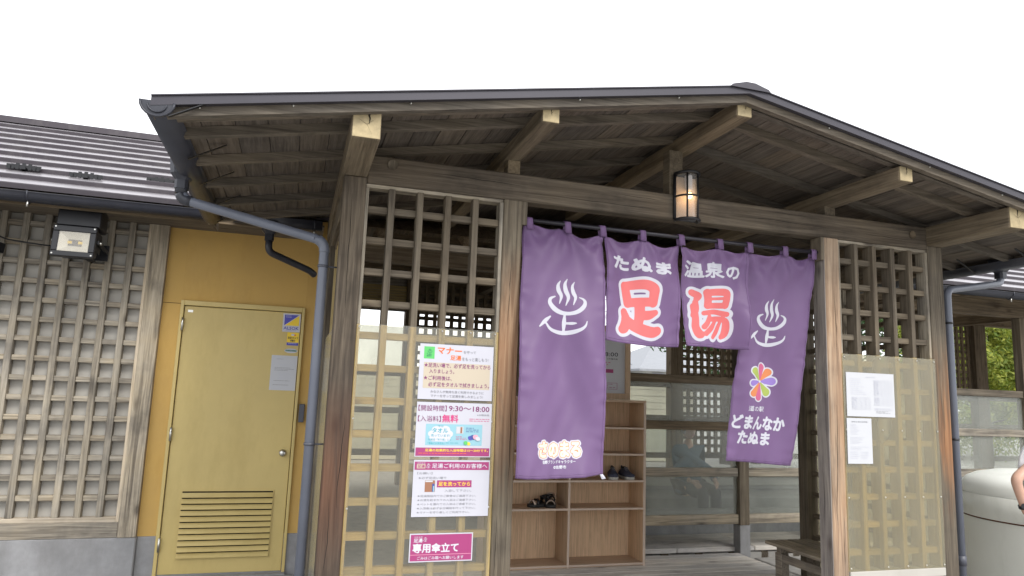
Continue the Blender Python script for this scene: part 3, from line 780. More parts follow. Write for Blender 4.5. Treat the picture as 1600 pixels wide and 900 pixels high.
# walkway platform beyond the screens
pf = box('walkway', (2.0, 8.5), (2.64, 3.3), (-.1, -.06), M['crack'], MB, bev=0)  # near-black slab painting the shade beneath the boards
for k in range(7):
    for j in range(1):
        x0 = 2.02 + k * .93
        box('walkway_board', (x0, x0 + .923), (2.6, 3.28), (-.006, .04), M['deck'], pf, bev=.004)
for k in range(16):
    box('walkway_bearer', (2.1 + k * .4, 2.19 + k * .4), (2.62, 3.27), (-.09, -.0065), M['wy'], pf)
box('pool_wall', (2.0, 9), (3.3, 3.42), (-.1, .3), M['concrete'], MB, bev=.01)
box('pool_edge', (2.0, 9), (5.3, 5.6), (.3, .42), M['backing'], MB, bev=.01)
box('pool_wall', (2.0, 9), (5.35, 5.6), (-.1, .299), M['concrete'], MB, bev=.01)
wat = box('pool_water', (2.0, 9), (4.4, 5.35), (.2, .25), M['pipe'], MB, bev=0)
# rear wall of the bath house, 8 m deep
RY = 8.0
def rear_lattice(x0, x1, z0, z1, p=.15, w=.06):
    pan = box('rear_lattice', (x0, x1), (RY, RY + .05), (z1, z1 + .06), M['dx'], MB)
    n = int((x1 - x0) / p)
    for k in range(n + 1): box('lattice_slat', (x0 + k * p, x0 + k * p + w), (RY, RY + .05), (z0, z1 - .0005), M['dz'], pan, bev=0)
    m_ = int((z1 - z0) / p)
    for k in range(m_ + 1): box('lattice_rail', (x0, x1), (RY + .02, RY + .065), (z0 + k * p, z0 + k * p + w), M['dx'], pan, bev=0)
rear_lattice(1.95, 3.4, .5, 3.38); rear_lattice(7.12, 8.27, .5, 3.38); rear_lattice(13.2, 14.5, 1.9, 3.4); rear_lattice(9.4, 10.9, 1.9, 3.4)
for x0, x1 in ((3.4, 3.6), (6.86, 7.11), (8.275, 8.48), (10.905, 11.1), (13.0, 13.19), (14.51, 14.85), (17, 17.3), (.3, .5), (1.75, 1.945)):
    box('post', (x0, x1), (RY - .1, RY + .1), (-.1, 3.44), M['dz'], MB, bev=.006)
box('rear_header', (.3, 18), (RY - .09, RY + .09), (3.4405, 3.75), M['dx'], MB, bev=.006)
for z0, z1 in ((1.76, 1.86), (1.14, 1.24), (.45, .55)):
    box('rear_rail', (3.6, 18), (RY - .03, RY + .04), (z0, z1), M['wx'], MB, bev=.004)
    box('rear_rail', (.5, 1.75), (RY - .03, RY + .04), (z0, z1), M['wx'], MB, bev=.004)
box('fogged_sheet', (.5, 1.75), (RY + .05, RY + .055), (.5, 2.6), M['sheet_b'], MB, bev=0)
box('fogged_sheet', (3.6, 6.86), (RY + .05, RY + .055), (.55, 1.14), M['sheet_b'], MB, bev=0)
bl = box('rolled_blind', (.5, 1.75), (RY - .06, RY - .02), (2.86, 3.4395), M['gx'], MB)
for k in range(8): box('blind_slat', (.5, 1.75), (RY - .066, RY - .0605), (2.935 + k * .046, 2.935 + k * .046 + .04), M['fx'], bl, bev=.001)
box('rolled_blind', (1.95, 3.4), (RY + .12, RY + .16), (2.86, 3.42), M['gx'], MB)  # added board hiding sky behind the lattice, standing in for a neighbouring eave
# main roof: horizontal ribbed metal, ridge 4.6 m
E0Y, E0Z, S2, RYD = 1.86, 2.93, .5, 4.52
def zm(y): return E0Z + S2 * (y - E0Y)
pitch = .262; nstep = int((RYD - E0Y) / pitch)
rf = mobj('roof', [(-9, E0Y + .02, zm(E0Y) - .035), (20, E0Y + .02, zm(E0Y) - .035), (20, RYD, zm(RYD) - .045), (-9, RYD, zm(RYD) - .045), (20, 9.2, 3.72), (-9, 9.2, 3.72)],
          [(0, 1, 2, 3), (3, 2, 4, 5)], M['dy'], MB)
tag(rf)
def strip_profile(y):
    """one roof course: sloping face, rounded nose, undercut with shade painted dark"""
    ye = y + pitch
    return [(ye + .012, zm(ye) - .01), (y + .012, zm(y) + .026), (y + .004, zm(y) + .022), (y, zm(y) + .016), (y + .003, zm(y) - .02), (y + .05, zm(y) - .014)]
for k in range(nstep + 1):
    y = E0Y + k * pitch
    for xa, xb in ((-9, .2), (.2, 4.6), (4.6, 20)):
        # courses are interrupted only by the shelter roof that runs into them
        yy = strip_profile(y); V = [(x, a, c + random.uniform(-.0005, .0005)) for x in (xa, xb) for a, c in yy]; n = len(yy)
        F = [(i, i + 1, n + i + 1, n + i) for i in range(n - 1)]
        if xa == .2 and zm(y) < 3.35: continue
        mobj('roof_course', V, F, [M['rooflt'], M['metalroof']], rf, origin=(xa, y, zm(y)), fm=[0, 1, 1, 1, 1])  # lit copy on sloping faces, dark copy paints shade on noses and undercuts
mobj('ridge_cap', [(x, RYD + a, zm(RYD) + c) for x in (-9, 20) for a, c in ((-.12, -.05), (-.11, .02), (0, .045), (.11, .02), (.12, -.05))],
     [(i, i + 1, 6 + i, 5 + i) for i in range(4)], M['metalroof'], rf)
# eave boards below the roof edge and boards of the ceiling
box('fascia', (-9, -.2), (E0Y + .03, E0Y + .055), (2.8, 2.9), M['dx'], MB, bev=0)
box('fascia', (4.9, 20), (E0Y + .03, E0Y + .055), (2.8, 2.9), M['dx'], MB, bev=0)
box('soffit', (-9, .15), (E0Y + .056, FY + .03), (2.86, 2.875), M['wx'], MB, bev=0)
for k in range(24):
    x = .6 + k * .75
    mobj('rafter', [(x + a, y, z + c) for a in (0, .06) for y, z in ((1.95, zm(1.95) - .16), (RYD, zm(RYD) - .16)) for c in (0, .1)],
         [(0, 1, 3, 2), (4, 6, 7, 5), (0, 4, 5, 1), (2, 3, 7, 6), (0, 2, 6, 4), (1, 5, 7, 3)], M['dy'], MB)
for y in (4.0, 5.3, 6.6): box('tie_beam', (.3, 18), (y, y + .13), (3.45, 3.62), M['dx'], MB)
for x in (.6, 3.0, 5.6, 8.0, 10.8, 13): box('cross_beam', (x, x + .13), (3.3, RY - .1), (3.25, 3.43), M['dy'], MB)
# main gutter
GY, GZ2 = 1.82, 2.865
def long_gutter(x0, x1):
    b = bmesh.new(); r = .062; n = 10
    prof = [(-r * math.cos(math.pi * i / n), -r * math.sin(math.pi * i / n)) for i in range(n + 1)]
    prof = [(-r - .008, .006)] + prof + [(r, .004)]
    loop = prof + [(a * .92, c * .92 + .002) for a, c in prof[::-1]]
    A = [b.verts.new((x0, GY + a, GZ2 + c)) for a, c in loop]; B = [b.verts.new((x1, GY + a, GZ2 + c)) for a, c in loop]
    for i in range(len(loop)):
        j = (i + 1) % len(loop); f = b.faces.new((A[i], A[j], B[j], B[i])); f.smooth = True
    b.faces.new(A[:n + 3]); b.faces.new(B[:n + 3][::-1]); bmesh.ops.recalc_face_normals(b, faces=b.faces[:])
    gg = bm_obj('gutter', b, M['gutter'], MB, (x0, GY, GZ2))
    x = x1 - .06
    while x > x0:
        tube('gutter_bracket', [(x, GY - .07, GZ2 + .01), (x, GY - .068, GZ2 - .03), (x, GY, GZ2 - .072), (x, GY + .06, GZ2 - .03)], .006, M['gutter'], gg, n=6)
        tube('bracket_bolt', [(x, GY - .03, GZ2 - .06), (x, GY - .03, GZ2 - .1)], .008, M['steel'], gg, n=6)
        x -= 1.23
    return gg
mg = long_gutter(-9, -.66)
mg2 = long_gutter(-.55, .13); mg3 = long_gutter(4.7, 20)
hopper(-.27, GY, GZ2 - .03, mg2, M['gutter'], h=.1)
tube('downpipe', bend([(-.27, GY, GZ2 - .16), (-.27, GY, GZ2 - .27), (.07, GY + .25, GZ2 - .36), (.1, GY + .3, GZ2 - .38)], .05), .028, M['gutter'], MB)
# snow guards standing on the roof
for x, y in ((-2.2, 2.36), (-1.74, 2.3), (-1.2, 2.42), (-2.75, 2.36)):
    b = bmesh.new(); z = zm(y)
    for k in range(7):
        a = math.pi * (k + .5) / 7
        add_box(b, (x - .1 * math.cos(a) - .012, x - .1 * math.cos(a) + .012), (y - .012, y), (z, z + .02 + .034 * math.sin(a)))
    add_box(b, (x - .12, x + .12), (y - .01, y + .002), (z + .008, z + .04)); add_box(b, (x - .02, x + .02), (y - .03, y + .12), (z, z + .02))
    bm_obj('snow_guard', b, M['black'], rf, (x, y, z))

# ================================================================== curtain rod and purple curtain
rod = tag(tube('curtain_rod', [(1.306, .035, 2.618), (3.53, .035, 2.618)], .0135, M['rod']), 'black metal curtain rod spanning the shelter doorway just under the front beam', 'curtain rod')
NC = thing('doorway_curtain', 'purple doorway curtain in four strips with white and red Japanese lettering', 'curtain', (2.4, .03, 2.6))
PC = {  # corners: top left, top right, bottom left, bottom right
    1: ((1.290, .03, 2.602), (1.826, .03, 2.566), (1.204, -.22, 1.087), (1.759, -.22, 1.104)),
    2: ((1.834, .03, 2.568), (2.388, .03, 2.556), (1.807, -.05, 1.894), (2.342, -.05, 1.879)),
    3: ((2.396, .03, 2.556), (2.915, .03, 2.56), (2.409, .0, 1.894), (2.873, .0, 1.889)),
    4: ((2.92, .03, 2.56), (3.485, .03, 2.585), (2.775, .10, 1.158), (3.290, .12, 1.126))}
PC = {k: [Vector(q) for q in v] for k, v in PC.items()}
def cloth(p, u, v, off=0.0):
    TL, TR, BL, BR = PC[p]
    q = (TL * (1 - u) + TR * u) * (1 - v) + (BL * (1 - u) + BR * u) * v
    ln = (BL - TL).length
    gap = 0 if u < .5 else 1
    sag = (.022, .034, .020, .030, .024, .016, .018, .028)[(p - 1) * 2 + gap] * (math.sin(2 * math.pi * u) ** 2) * max(0, 1 - v * ln * 2.4) ** 2
    q.z -= sag
    e = min(1, v * 3)
    f = .018 * math.sin(u * 9 + p * 2 + v * 2.0) * e + .024 * math.sin(u * 4.1 - v * 3.1 + p) * v
    f += .016 * noise.noise(Vector((u * 3 + v * 1.2, v * 2.2 * ln, p * 3.7)))
    # drag folds that fan out from the hanging loops
    for u0 in (0.0, .5, 1.0):
        du, dv = (u - u0) * .54, v * ln + .04
        r_ = math.hypot(du, dv); th = math.atan2(du, dv)
        f += .014 * math.sin(th * 8.5 + p * 1.7 + u0 * 5) * math.exp(-r_ * 2.6) * min(1, r_ * 7)
    # puckered side hems
    ed = min(u, 1 - u); nn = noise.noise(Vector((u * 2, v * ln * 6, p * 2.3)))
    f += .0042 * math.sin(v * ln * 62 + 6 * nn) * (.6 + nn) * math.exp(-ed * 11)
    f += .003 * math.sin(u * 47 + p + 4 * nn) * math.exp(-(1 - v) * ln * 24)
    # diagonal pulls
    f += .03 * noise.noise(Vector(((u - v * ln * .8) * 2.6, p * 9.1, (u + v) * .7)))
    f += .009 * noise.noise(Vector(((u + v * ln * .9) * 6, p * 5.1, u * .7)))
    q.z -= .012 * math.sin(u * math.pi) * v if p in (1, 2) else 0
    return Vector((q.x, q.y + f - off, q.z))
def cloth_panel(p):
    ln = (PC[p][2] - PC[p][0]).length; nu = 44; nv = int(ln / .0125)
    V = [cloth(p, i / nu, j / nv) for j in range(nv + 1) for i in range(nu + 1)]
    F = [(j * (nu + 1) + i, j * (nu + 1) + i + 1, (j + 1) * (nu + 1) + i + 1, (j + 1) * (nu + 1) + i) for j in range(nv) for i in range(nu)]
    o = mobj('cloth_strip', V, F, M['cloth'], NC, smooth=True)
    md = o.modifiers.new('thick', 'SOLIDIFY'); md.thickness = .0012; md.offset = 0
    # stitched hem lines
    for uu in (.022, .978):
        pts = [cloth(p, uu, j / nv, .0022) for j in range(2, nv + 1)]
        tube('hem_stitch', pts, .0016, M['cloth_d'], o, n=5)
    pts = [cloth(p, i / nu, 1 - .02 / ln, .0022) for i in range(nu + 1)]
    tube('hem_stitch', pts, .0016, M['cloth_d'], o, n=5)
    return o
PO = {p: cloth_panel(p) for p in (1, 2, 3, 4)}
def loop_at(x, par, ztop=2.64, w=.042, zb=2.56, lean=0):
    pts = []
    for i in range(13):
        a = math.pi * i / 12 * 1.0; pts.append((.035 - .018 * math.cos(a), 2.618 + .019 * math.sin(a)))
    prof = [(.012, zb)] + pts + [(.055, zb)]
    V = []; F = []
    for k, (y, z) in enumerate(prof):
        V += [(x - w / 2 + lean * (2.62 - z), y, z), (x + w / 2 + lean * (2.62 - z), y, z)]
        if k: F.append((2 * k - 2, 2 * k - 1, 2 * k + 1, 2 * k))
    o = mobj('hanging_loop', V, F, M['cloth'], par, smooth=True)
    md = o.modifiers.new('t', 'SOLIDIFY'); md.thickness = .002
for x, p in ((1.325, 1), (1.58, 1), (1.822, 1), (2.108, 2), (2.392, 2), (2.69, 3), (2.925, 3), (3.215, 4), (3.455, 4)):
    loop_at(x, PO[p], lean=random.uniform(-.1, .1))
mobj('tie_tag', [cloth(1, .96, 1.0), cloth(1, 1.0, 1.0), cloth(1, 1.03, 1.018), cloth(1, .99, 1.02)], [(0, 1, 2, 3)], M['print_white'], PO[1])

def on_cloth(p, name, VF, mat, lay, aff=None, maxe=.03):
    V, F = VF
    if len(V) == 0: return
    if aff: V = np.stack([aff[0][0] * V[:, 0] + aff[0][1] * V[:, 1] + aff[0][2], aff[1][0] * V[:, 0] + aff[1][1] * V[:, 1] + aff[1][2]], 1)
    pts = [cloth(p, u, v, .0014 + .0005 * lay) for u, v in V]
    return mobj(name, pts, F, mat, PO[p])
def dims(p): return ((PC[p][1] - PC[p][0]).length, (PC[p][2] - PC[p][0]).length)

# hot spring mark: three plumes of steam over a bowl that stands on a foot
def spring_mark():
    S = []
    for a in ([(415, 148, 3), (395, 190, 13), (400, 240, 18), (422, 290, 14), (408, 355, 4)],
              [(477, 130, 3), (455, 180, 14), (462, 240, 20), (485, 300, 15), (465, 372, 4)],
              [(543, 155, 3), (522, 200, 13), (530, 255, 18), (548, 300, 14), (530, 366, 4)],
              [(368, 292, 6), (330, 312, 13), (325, 350, 17), (360, 400, 21), (420, 434, 19), (490, 446, 16), (560, 432, 18), (612, 390, 18), (628, 345, 13), (612, 315, 9), (582, 300, 4)],
              [(458, 462, 10), (456, 530, 18), (455, 600, 10)],
              [(470, 532, 9), (520, 535, 13), (550, 535, 6)],
              [(328, 472, 7), (285, 510, 17), (238, 560, 6)],
              [(290, 530, 8), (330, 580, 13), (395, 608, 16), (460, 618, 19), (530, 612, 19), (590, 590, 14), (622, 560, 9), (635, 520, 3)]):
        S.append(smooth_stroke(a))
    return stroke_art(S, 4.0, [0])[0]
sm = spring_mark()
on_cloth(1, 'hot_spring_mark', sm, M['print_white'], 1, [[0.0013864, 1.83e-05, -0.1175418], [-4.89e-05, 0.0004598, 0.1810416]])
on_cloth(4, 'hot_spring_mark', sm, M['print_white'], 1, [[.543 / 410, .00002, .115 - 230 * .543 / 410], [-.00002, .231 / 510, .231 - 130 * .231 / 510]])
# big character: foot
ASHI = [[(185, 340, 34), (200, 410, 36), (212, 470, 36)], [(190, 340, 34), (290, 330, 36), (360, 336, 38), (398, 370, 38), (398, 420, 36), (392, 470, 36)],
        [(212, 468, 34), (300, 462, 34), (390, 466, 34)], [(298, 470, 36), (298, 560, 36), (285, 640, 36)], [(310, 562, 34), (365, 562, 34), (415, 545, 22)],
        [(178, 535, 26), (192, 590, 34), (178, 650, 38), (165, 665, 34)], [(190, 590, 34), (250, 640, 40), (330, 672, 42), (400, 690, 40), (440, 682, 34)]]
lv = stroke_art([smooth_stroke(s, 4) for s in ASHI], 4.5, [0, 24])
A2 = [[0.0016856, 1e-06, -0.0313524], [-0.0001286, 0.0012692, 0.0470895]]
on_cloth(2, 'red_character_outline', lv[1], M['print_white'], 1, A2); on_cloth(2, 'red_character', lv[0], M['print_red'], 2, A2)
YU = [[(728, 392, 26), (765, 420, 26), (752, 452, 18)], [(745, 470, 20), (742, 520, 26), (728, 570, 24)], [(730, 500, 24), (738, 590, 26), (735, 660, 28), (760, 716, 30), (782, 705, 12)],
      [(825, 395, 26), (832, 450, 26), (828, 500, 26)], [(825, 400, 26), (900, 398, 27), (965, 402, 28), (975, 440, 26), (968, 498, 27)], [(840, 449, 11), (900, 448, 11), (960, 445, 11)],
      [(828, 502, 22), (900, 500, 22), (968, 500, 22)], [(800, 556, 18), (880, 548, 19), (985, 566, 20)], [(838, 585, 16), (822, 630, 20), (795, 660, 20)],
      [(835, 604, 18), (920, 600, 20), (975, 612, 22), (985, 660, 26), (975, 715, 27), (950, 738, 18)], [(888, 620, 16), (852, 670, 22), (805, 710, 20)], [(940, 625, 14), (905, 690, 22), (866, 738, 16)]]
lv = stroke_art([smooth_stroke(s, 4) for s in YU], 4.0, [0, 22])
A3 = [[0.0020374, -4.15e-05, -1.2918357], [-0.000122, 0.0013315, 0.0195194]]
on_cloth(3, 'red_character_outline', lv[1], M['print_white'], 1, A3); on_cloth(3, 'red_character', lv[0], M['print_red'], 2, A3)
def cloth_text(p, s, rect, bold, mat, lay=1, cell=.004, name='lettering', slope=0.0):
    VF = glyph_sdf(s, rect, dims(p), cell, [bold])[0]
    if slope: VF[0][:, 1] += (VF[0][:, 0] - rect[0]) * slope
    on_cloth(p, name, VF, mat, lay)
cloth_text(2, 'たぬま', (.105, .172, .86, .298), .0055, M['print_white'])
cloth_text(3, '温泉の', (.065, .132, .885, .29), .0038, M['print_white'])
r_ = (.245, .868, .715, .922)
for bo, mt, ly, rr in ((.0155, 'print_white', 1, r_), (.0078, 'print_orange', 2, r_), (.0046, 'print_cream', 3, r_)):
    cloth_text(1, 'さのまる', rr, bo, M[mt], ly, cell=.003)
cloth_text(1, '佐野ブランドキャラクター', (.285, .9335, .66, .9465), .0006, M['print_white'], cell=.0018)
cloth_text(1, '©佐野市', (.42, .953, .56, .9655), .0006, M['print_white'], cell=.0018)
cloth_text(4, '道の駅', (.225, .736, .49, .761), .0006, M['print_white'], cell=.0025)
cloth_text(4, 'どまんなか', (.045, .783, .80, .844), .0042, M['print_white'], cell=.0035)
cloth_text(4, 'たぬま', (.145, .857, .615, .914), .0042, M['print_white'], cell=.0035)
# eight petal flower
A4 = [[0.002135, 0.000242, -0.3354335], [-3.27e-05, 0.0006837, 0.4444476]]
C0 = (298, 270)
PET = [((318, 172), 'print_pink', 26), ((370, 205), 'print_orange2', 25), ((392, 268), 'print_violet', 26), ((352, 342), 'print_green', 28), ((284, 378), 'print_pink', 24),
       ((244, 352), 'print_orange2', 23), ((238, 282), 'print_violet', 20), ((256, 198), 'print_green', 24)]
outl = []
for (tx, ty), mt, r in PET:
    r *= 1.16
    s_ = [(C0[0] + (tx - C0[0]) * .06, C0[1] + (ty - C0[1]) * .06, 3), (C0[0] + (tx - C0[0]) * .55, C0[1] + (ty - C0[1]) * .55, r * .72), (tx, ty, r)]
    outl.append(s_)
on_cloth(4, 'flower_emblem_outline', stroke_art(outl, 3.5, [6])[0], M['print_white'], 1, A4)
for s_, (t_, mt, r) in zip(outl, PET):
    s2_ = [(a, b_, c) for a, b_, c in s_]
    # keep a white gap between neighbouring petals
    s2_[1] = (s_[1][0], s_[1][1], s_[1][2] * .82); s2_[2] = (s_[2][0], s_[2][1], s_[2][2] * .9)
    on_cloth(4, 'flower_petal', stroke_art([s2_], 3.0, [0])[0], M[mt], 2, A4)
on_cloth(4, 'flower_centre', stroke_art([[(298, 270, 9), (299, 270, 9)]], 3.0, [0])[0], M['print_white'], 3, A4)

# ================================================================== signs on the left plastic sheet
YS = -.0075
b1_ = Board('notice_sign', 'white manners notice with orange heading, topmost sign on the left plastic sheet', 'sign', .681, 1.118, 1.498, 1.813, YS, M['gloss_white'])
b1_.rect('green_patch', (.055, .05, .195, .27), M['green_ink'])
b1_.add('patch_mark', *[np.array([(.125 + (a - 435) / 410 * .075, .135 + (c - 130) / 510 * .12 - .05) for a, c in sm[0]]), sm[1]], M['darkgreen_ink'], 2)
b1_.text('無料', (.09, .205, .155, .235), M['darkgreen_ink'])
b1_.text('マナー', (.235, .05, .56, .17), M['orange_ink'], .045)
b1_.text('を守って', (.585, .095, .755, .15), M['grey_ink'], .012)
b1_.text('足湯', (.41, .19, .555, .28), M['orange_ink'], .035)
b1_.text('をもっと楽しもう!', (.57, .215, .93, .285), M['grey_ink'], .012)
b1_.rect('tinted_field', (.06, .335, .96, .80), M['cream_ink'])
b1_.text('★足洗い場で、必ず足を洗ってから', (.065, .345, .965, .425), M['dkpurple'], .028)
b1_.text('入りましょう。', (.135, .455, .47, .53), M['dkpurple'], .028)
b1_.text('★ご利用後は、', (.065, .575, .44, .655), M['dkpurple'], .028)
b1_.text('必ず足をタオルで拭きましょう。', (.13, .69, .955, .77), M['dkpurple'], .028)
b1_.text('みなさんが気持ち良く利用できるように', (.165, .835, .885, .885), M['grey_ink'], .02)
b1_.text('マナーを守って足湯を楽しみましょう!', (.17, .91, .875, .96), M['grey_ink'], .02)

b2_ = Board('notice_sign', 'white notice with 9:30 to 18:00 opening hours, second sign from the top', 'sign', .681, 1.121, 1.178, 1.482, YS, M['gloss_white'])
b2_.text('【開設時間】', (.02, .055, .39, .165), M['dkpurple'], .006)
b2_.text('9:30〜18:00', (.42, .06, .965, .155), M['dkpurple'], .035)
b2_.text('※木曜休館', (.80, .20, .965, .235), M['grey_ink'], .0)
b2_.text('【入浴料】', (.02, .25, .32, .36), M['dkpurple'], .006)
b2_.text('無料', (.34, .225, .55, .365), M['pink_ink'], .045)
b2_.lines((.70, .29, .97, .36), 2, M['pink_ink'], fill=.95, seed=2)
b2_.rect('towel_advert', (.13, .40, .88, .79), M['cyan_ink'])
cl = stroke_art([[(.27, .50, .06), (.38, .50, .07)], [(.22, .58, .06), (.42, .58, .07)], [(.24, .66, .06), (.40, .66, .06)]], .012, [0])[0]
b2_.add('cloud_patch', cl[0], cl[1], M['white_ink'], 2)
b2_.text('今は', (.285, .42, .36, .46), M['teal_ink'], .02, 3)
b2_.text('タオル', (.215, .475, .42, .56), M['teal_ink'], .04, 3)
b2_.text('売っています!', (.20, .585, .45, .635), M['teal_ink'], .015, 3)
b2_.text('特産品「彩り館」にて', (.17, .665, .47, .705), M['teal_ink'], .01, 3)
b2_.text('「手ぬぐいタオル」', (.165, .73, .38, .775), M['teal_ink'], .02, 3)
b2_.lines((.40, .74, .60, .77), 1, M['teal_ink'], lay=3, seed=5)
b2_.rect('towel_photo', (.53, .44, .625, .57), M['paper'], 3); b2_.rect('towel_photo', (.585, .45, .61, .56), M['brown_ink'], 4)
b2_.lines((.66, .46, .83, .56), 3, M['navy_ink'], lay=3, seed=3); b2_.lines((.53, .62, .68, .70), 3, M['pink_ink'], lay=3, seed=4)
for (a, c, d, mt) in ((.72, .64, .03, 'blue_ink'), (.755, .625, .035, 'navy_ink'), (.79, .62, .035, 'lightpink_ink'), (.82, .65, .03, 'white_ink'), (.66, .73, .025, 'green_ink'), (.70, .745, .022, 'yellow_ink')):
    q = stroke_art([[(a, c, d), (a + .005, c + .02, d)]], .008, [0])[0]; b2_.add('towel_picture', q[0], q[1], M[mt], 3 + round(a * 40) % 7 + (a > .8))
b2_.rect('magenta_band', (.012, .835, .988, .985), M['magenta'])
b2_.text('足湯の効果的な入浴時間は15〜20分です。', (.135, .855, .97, .905), M['yellow_ink'], .03)
b2_.lines((.05, .93, .95, .965), 1, M['orange_ink'], lay=2, fill=1, seed=8)

b3_ = Board('notice_sign', 'white notice with magenta heading and list of starred rules, third sign down', 'sign', .681, 1.122, .851, 1.16, YS, M['gloss_white'])
b3_.rect('magenta_band', (.012, .03, .988, .175), M['magenta'])
b3_.rect('stamp', (.04, .075, .15, .15), M['cream_ink'], 2); b3_.text('足湯', (.05, .085, .14, .14), M['magenta'], .03, 3); b3_.text('佐野温泉', (.04, .045, .15, .065), M['white_ink'], 0)
b3_.add('spring_mark', np.array([(.185 + (a - 435) / 410 * .055, .10 + (c - 385) / 510 * .09) for a, c in sm[0]]), sm[1], M['white_ink'], 2)
b3_.text('足湯ご利用のお客様へ', (.235, .06, .965, .145), M['white_ink'], .022)
b3_.text('【お願い】', (.05, .215, .245, .255), M['grey_ink'], .0)
b3_.text('★必ず足洗い場で', (.065, .295, .43, .34), M['grey_ink'], .004)
b3_.rect('photo', (.155, .36, .285, .565), M['brown_ink'], 1); b3_.rect('photo_part', (.16, .365, .255, .39), M['paper'], 2); b3_.rect('photo_part', (.25, .42, .28, .56), M['navy_ink'], 2); b3_.rect('photo_part', (.262, .46, .276, .56), M['cyan_ink'], 3)
b3_.rect('magenta_bar', (.31, .36, .765, .485), M['magenta'])
b3_.text('足を洗ってから', (.33, .385, .745, .46), M['yellow_ink'], .03)
b3_.text('入浴して下さい。', (.415, .52, .765, .565), M['grey_ink'], -.002)
for k, t in enumerate(('★足湯施設内でのご飲食はご遠慮下さい。', '★お酒を飲まれての入浴はご遠慮下さい。', '★ペットを連れての入浴はご遠慮下さい。', '★入浴後は必ず水分補給を行って下さい。', '★マナーを守り楽しくご利用下さい。')):
    b3_.text(t, (.065, .615 + k * .072, .83 if k < 4 else .75, .655 + k * .072), M['grey_ink'], -.002)

b4_ = Board('umbrella_stand_sign', 'small magenta sign with white lettering, lowest on the left plastic sheet', 'sign', .681, 1.04, .610, .762, YS, M['gloss_white'])
b4_.rect('magenta_field', (.018, .04, .982, .96), M['magenta'])
b4_.rect('divider_line', (.018, .735, .982, .75), M['lightpink_ink'], 2)
b4_.text('佐野温泉', (.07, .10, .20, .14), M['white_ink'], 0)
b4_.text('足湯', (.065, .17, .20, .31), M['white_ink'], .04)
b4_.add('spring_mark', np.array([(.24 + (a - 435) / 410 * .06, .20 + (c - 385) / 510 * .16) for a, c in sm[0]]), sm[1], M['white_ink'], 2)
b4_.text('専用傘立て', (.055, .355, .77, .67), M['white_ink'], .055)
b4_.text('ごみはごみ箱へお願いします', (.13, .80, .86, .915), M['white_ink'], .018)

# papers on the right plastic sheet
b5_ = Board('paper_notice', 'wide white paper with columns of small tables, taped to the right plastic sheet', 'notice', 3.667, 4.082, 1.476, 1.779, -.0085, M['paper'])
b5_.text('温泉分析書', (.40, .085, .60, .11), M['palegrey_ink'], 0)
b5_.lines((.08, .14, .42, .53), 9, M['palegrey_ink'], fill=.6, seed=11)
for (u0, v0, u1, v1, nr, nc) in ((.10, .56, .48, .84, 12, 4), (.57, .16, .95, .52, 15, 5), (.57, .55, .95, .74, 8, 4), (.57, .80, .93, .85, 3, 6)):
    V = []; F = []
    for i in range(nr + 1):
        v = v0 + (v1 - v0) * i / nr; n0 = len(V); V += [(u0, v), (u1, v), (u1, v + .003), (u0, v + .003)]; F.append((n0, n0 + 1, n0 + 2, n0 + 3))
    b5_.add('table_rule', V, F, M['palegrey_ink'], 2); V = []; F = []
    for i in range(nc + 1):
        u = u0 + (u1 - u0) * i / nc; n0 = len(V); V += [(u, v0), (u + .0025, v0), (u + .0025, v1), (u, v1)]; F.append((n0, n0 + 1, n0 + 2, n0 + 3))
    b5_.add('table_rule', V, F, M['palegrey_ink'], 3)
    b5_.lines((u0 + .005, v0 + .012, u0 + (u1 - u0) * .28, v1), nr, M['palegrey_ink'], lay=4, fill=.9, seed=nr)
b5_.lines((.60, .87, .93, .93), 3, M['grey_ink'], fill=.7, seed=5)
b6_ = Board('paper_notice', 'narrow white printed paper taped below the wide one on the right plastic sheet', 'notice', 3.661, 3.871, 1.156, 1.464, -.0085, M['paper'])
b6_.text('温泉法 掲示証明書', (.17, .065, .83, .095), M['grey_ink'], .01)
b6_.lines((.14, .13, .55, .38), 8, M['palegrey_ink'], fill=.7, seed=21); b6_.lines((.12, .42, .70, .58), 6, M['palegrey_ink'], fill=.8, seed=22)
b6_.lines((.12, .63, .92, .72), 3, M['palegrey_ink'], fill=.7, seed=23); b6_.lines((.1, .74, .45, .92), 4, M['palegrey_ink'], fill=.8, seed=24); b6_.lines((.52, .74, .92, .92), 5, M['palegrey_ink'], fill=.9, seed=25)

# stickers on the yellow door
YD = FY + .014
b7_ = Board('security_sticker', 'blue and yellow security company sticker at the top right corner of the yellow door', 'sticker', -.127, .022, 2.015, 2.178, YD, M['gloss_white'], th=.001)
b7_.add('blue_triangle', [(.09, .07), (.9, .07), (.09, .66)], [(0, 1, 2)], M['blue_ink']); b7_.add('yellow_triangle', [(.93, .09), (.93, .66), (.13, .66)], [(0, 1, 2)], M['yellow_ink'])
b7_.text('ALSOK', (.07, .72, .93, .88), M['blue_ink'], .04); b7_.lines((.2, .92, .8, .96), 1, M['blue_ink'], fill=1); b7_.lines((.16, .12, .5, .26), 2, M['white_ink'], fill=.9, lay=3)
b8_ = Board('camera_sticker', 'small yellow camera warning sticker below the blue and yellow one on the door', 'sticker', -.08, .018, 1.896, 2.01, YD, M['yellow_ink'], th=.001)
b8_.rect('blue_band', (.0, .78, 1, 1), M['blue_ink']); b8_.text('防犯カメラ', (.08, .32, .95, .52), M['black_ink'], .02); b8_.text('作動中', (.28, .55, .72, .72), M['black_ink'], .02)
b8_.rect('camera_picture', (.35, .10, .6, .24), M['gloss_white']); b8_.rect('camera_lens', (.62, .14, .72, .24), M['red_ink']); b8_.lines((.12, .84, .9, .95), 1, M['white_ink'], fill=1)
ov = thing('oval_sticker', 'small pale oval sticker with dark green print on the door', 'sticker', (-.038, YD, 1.848))
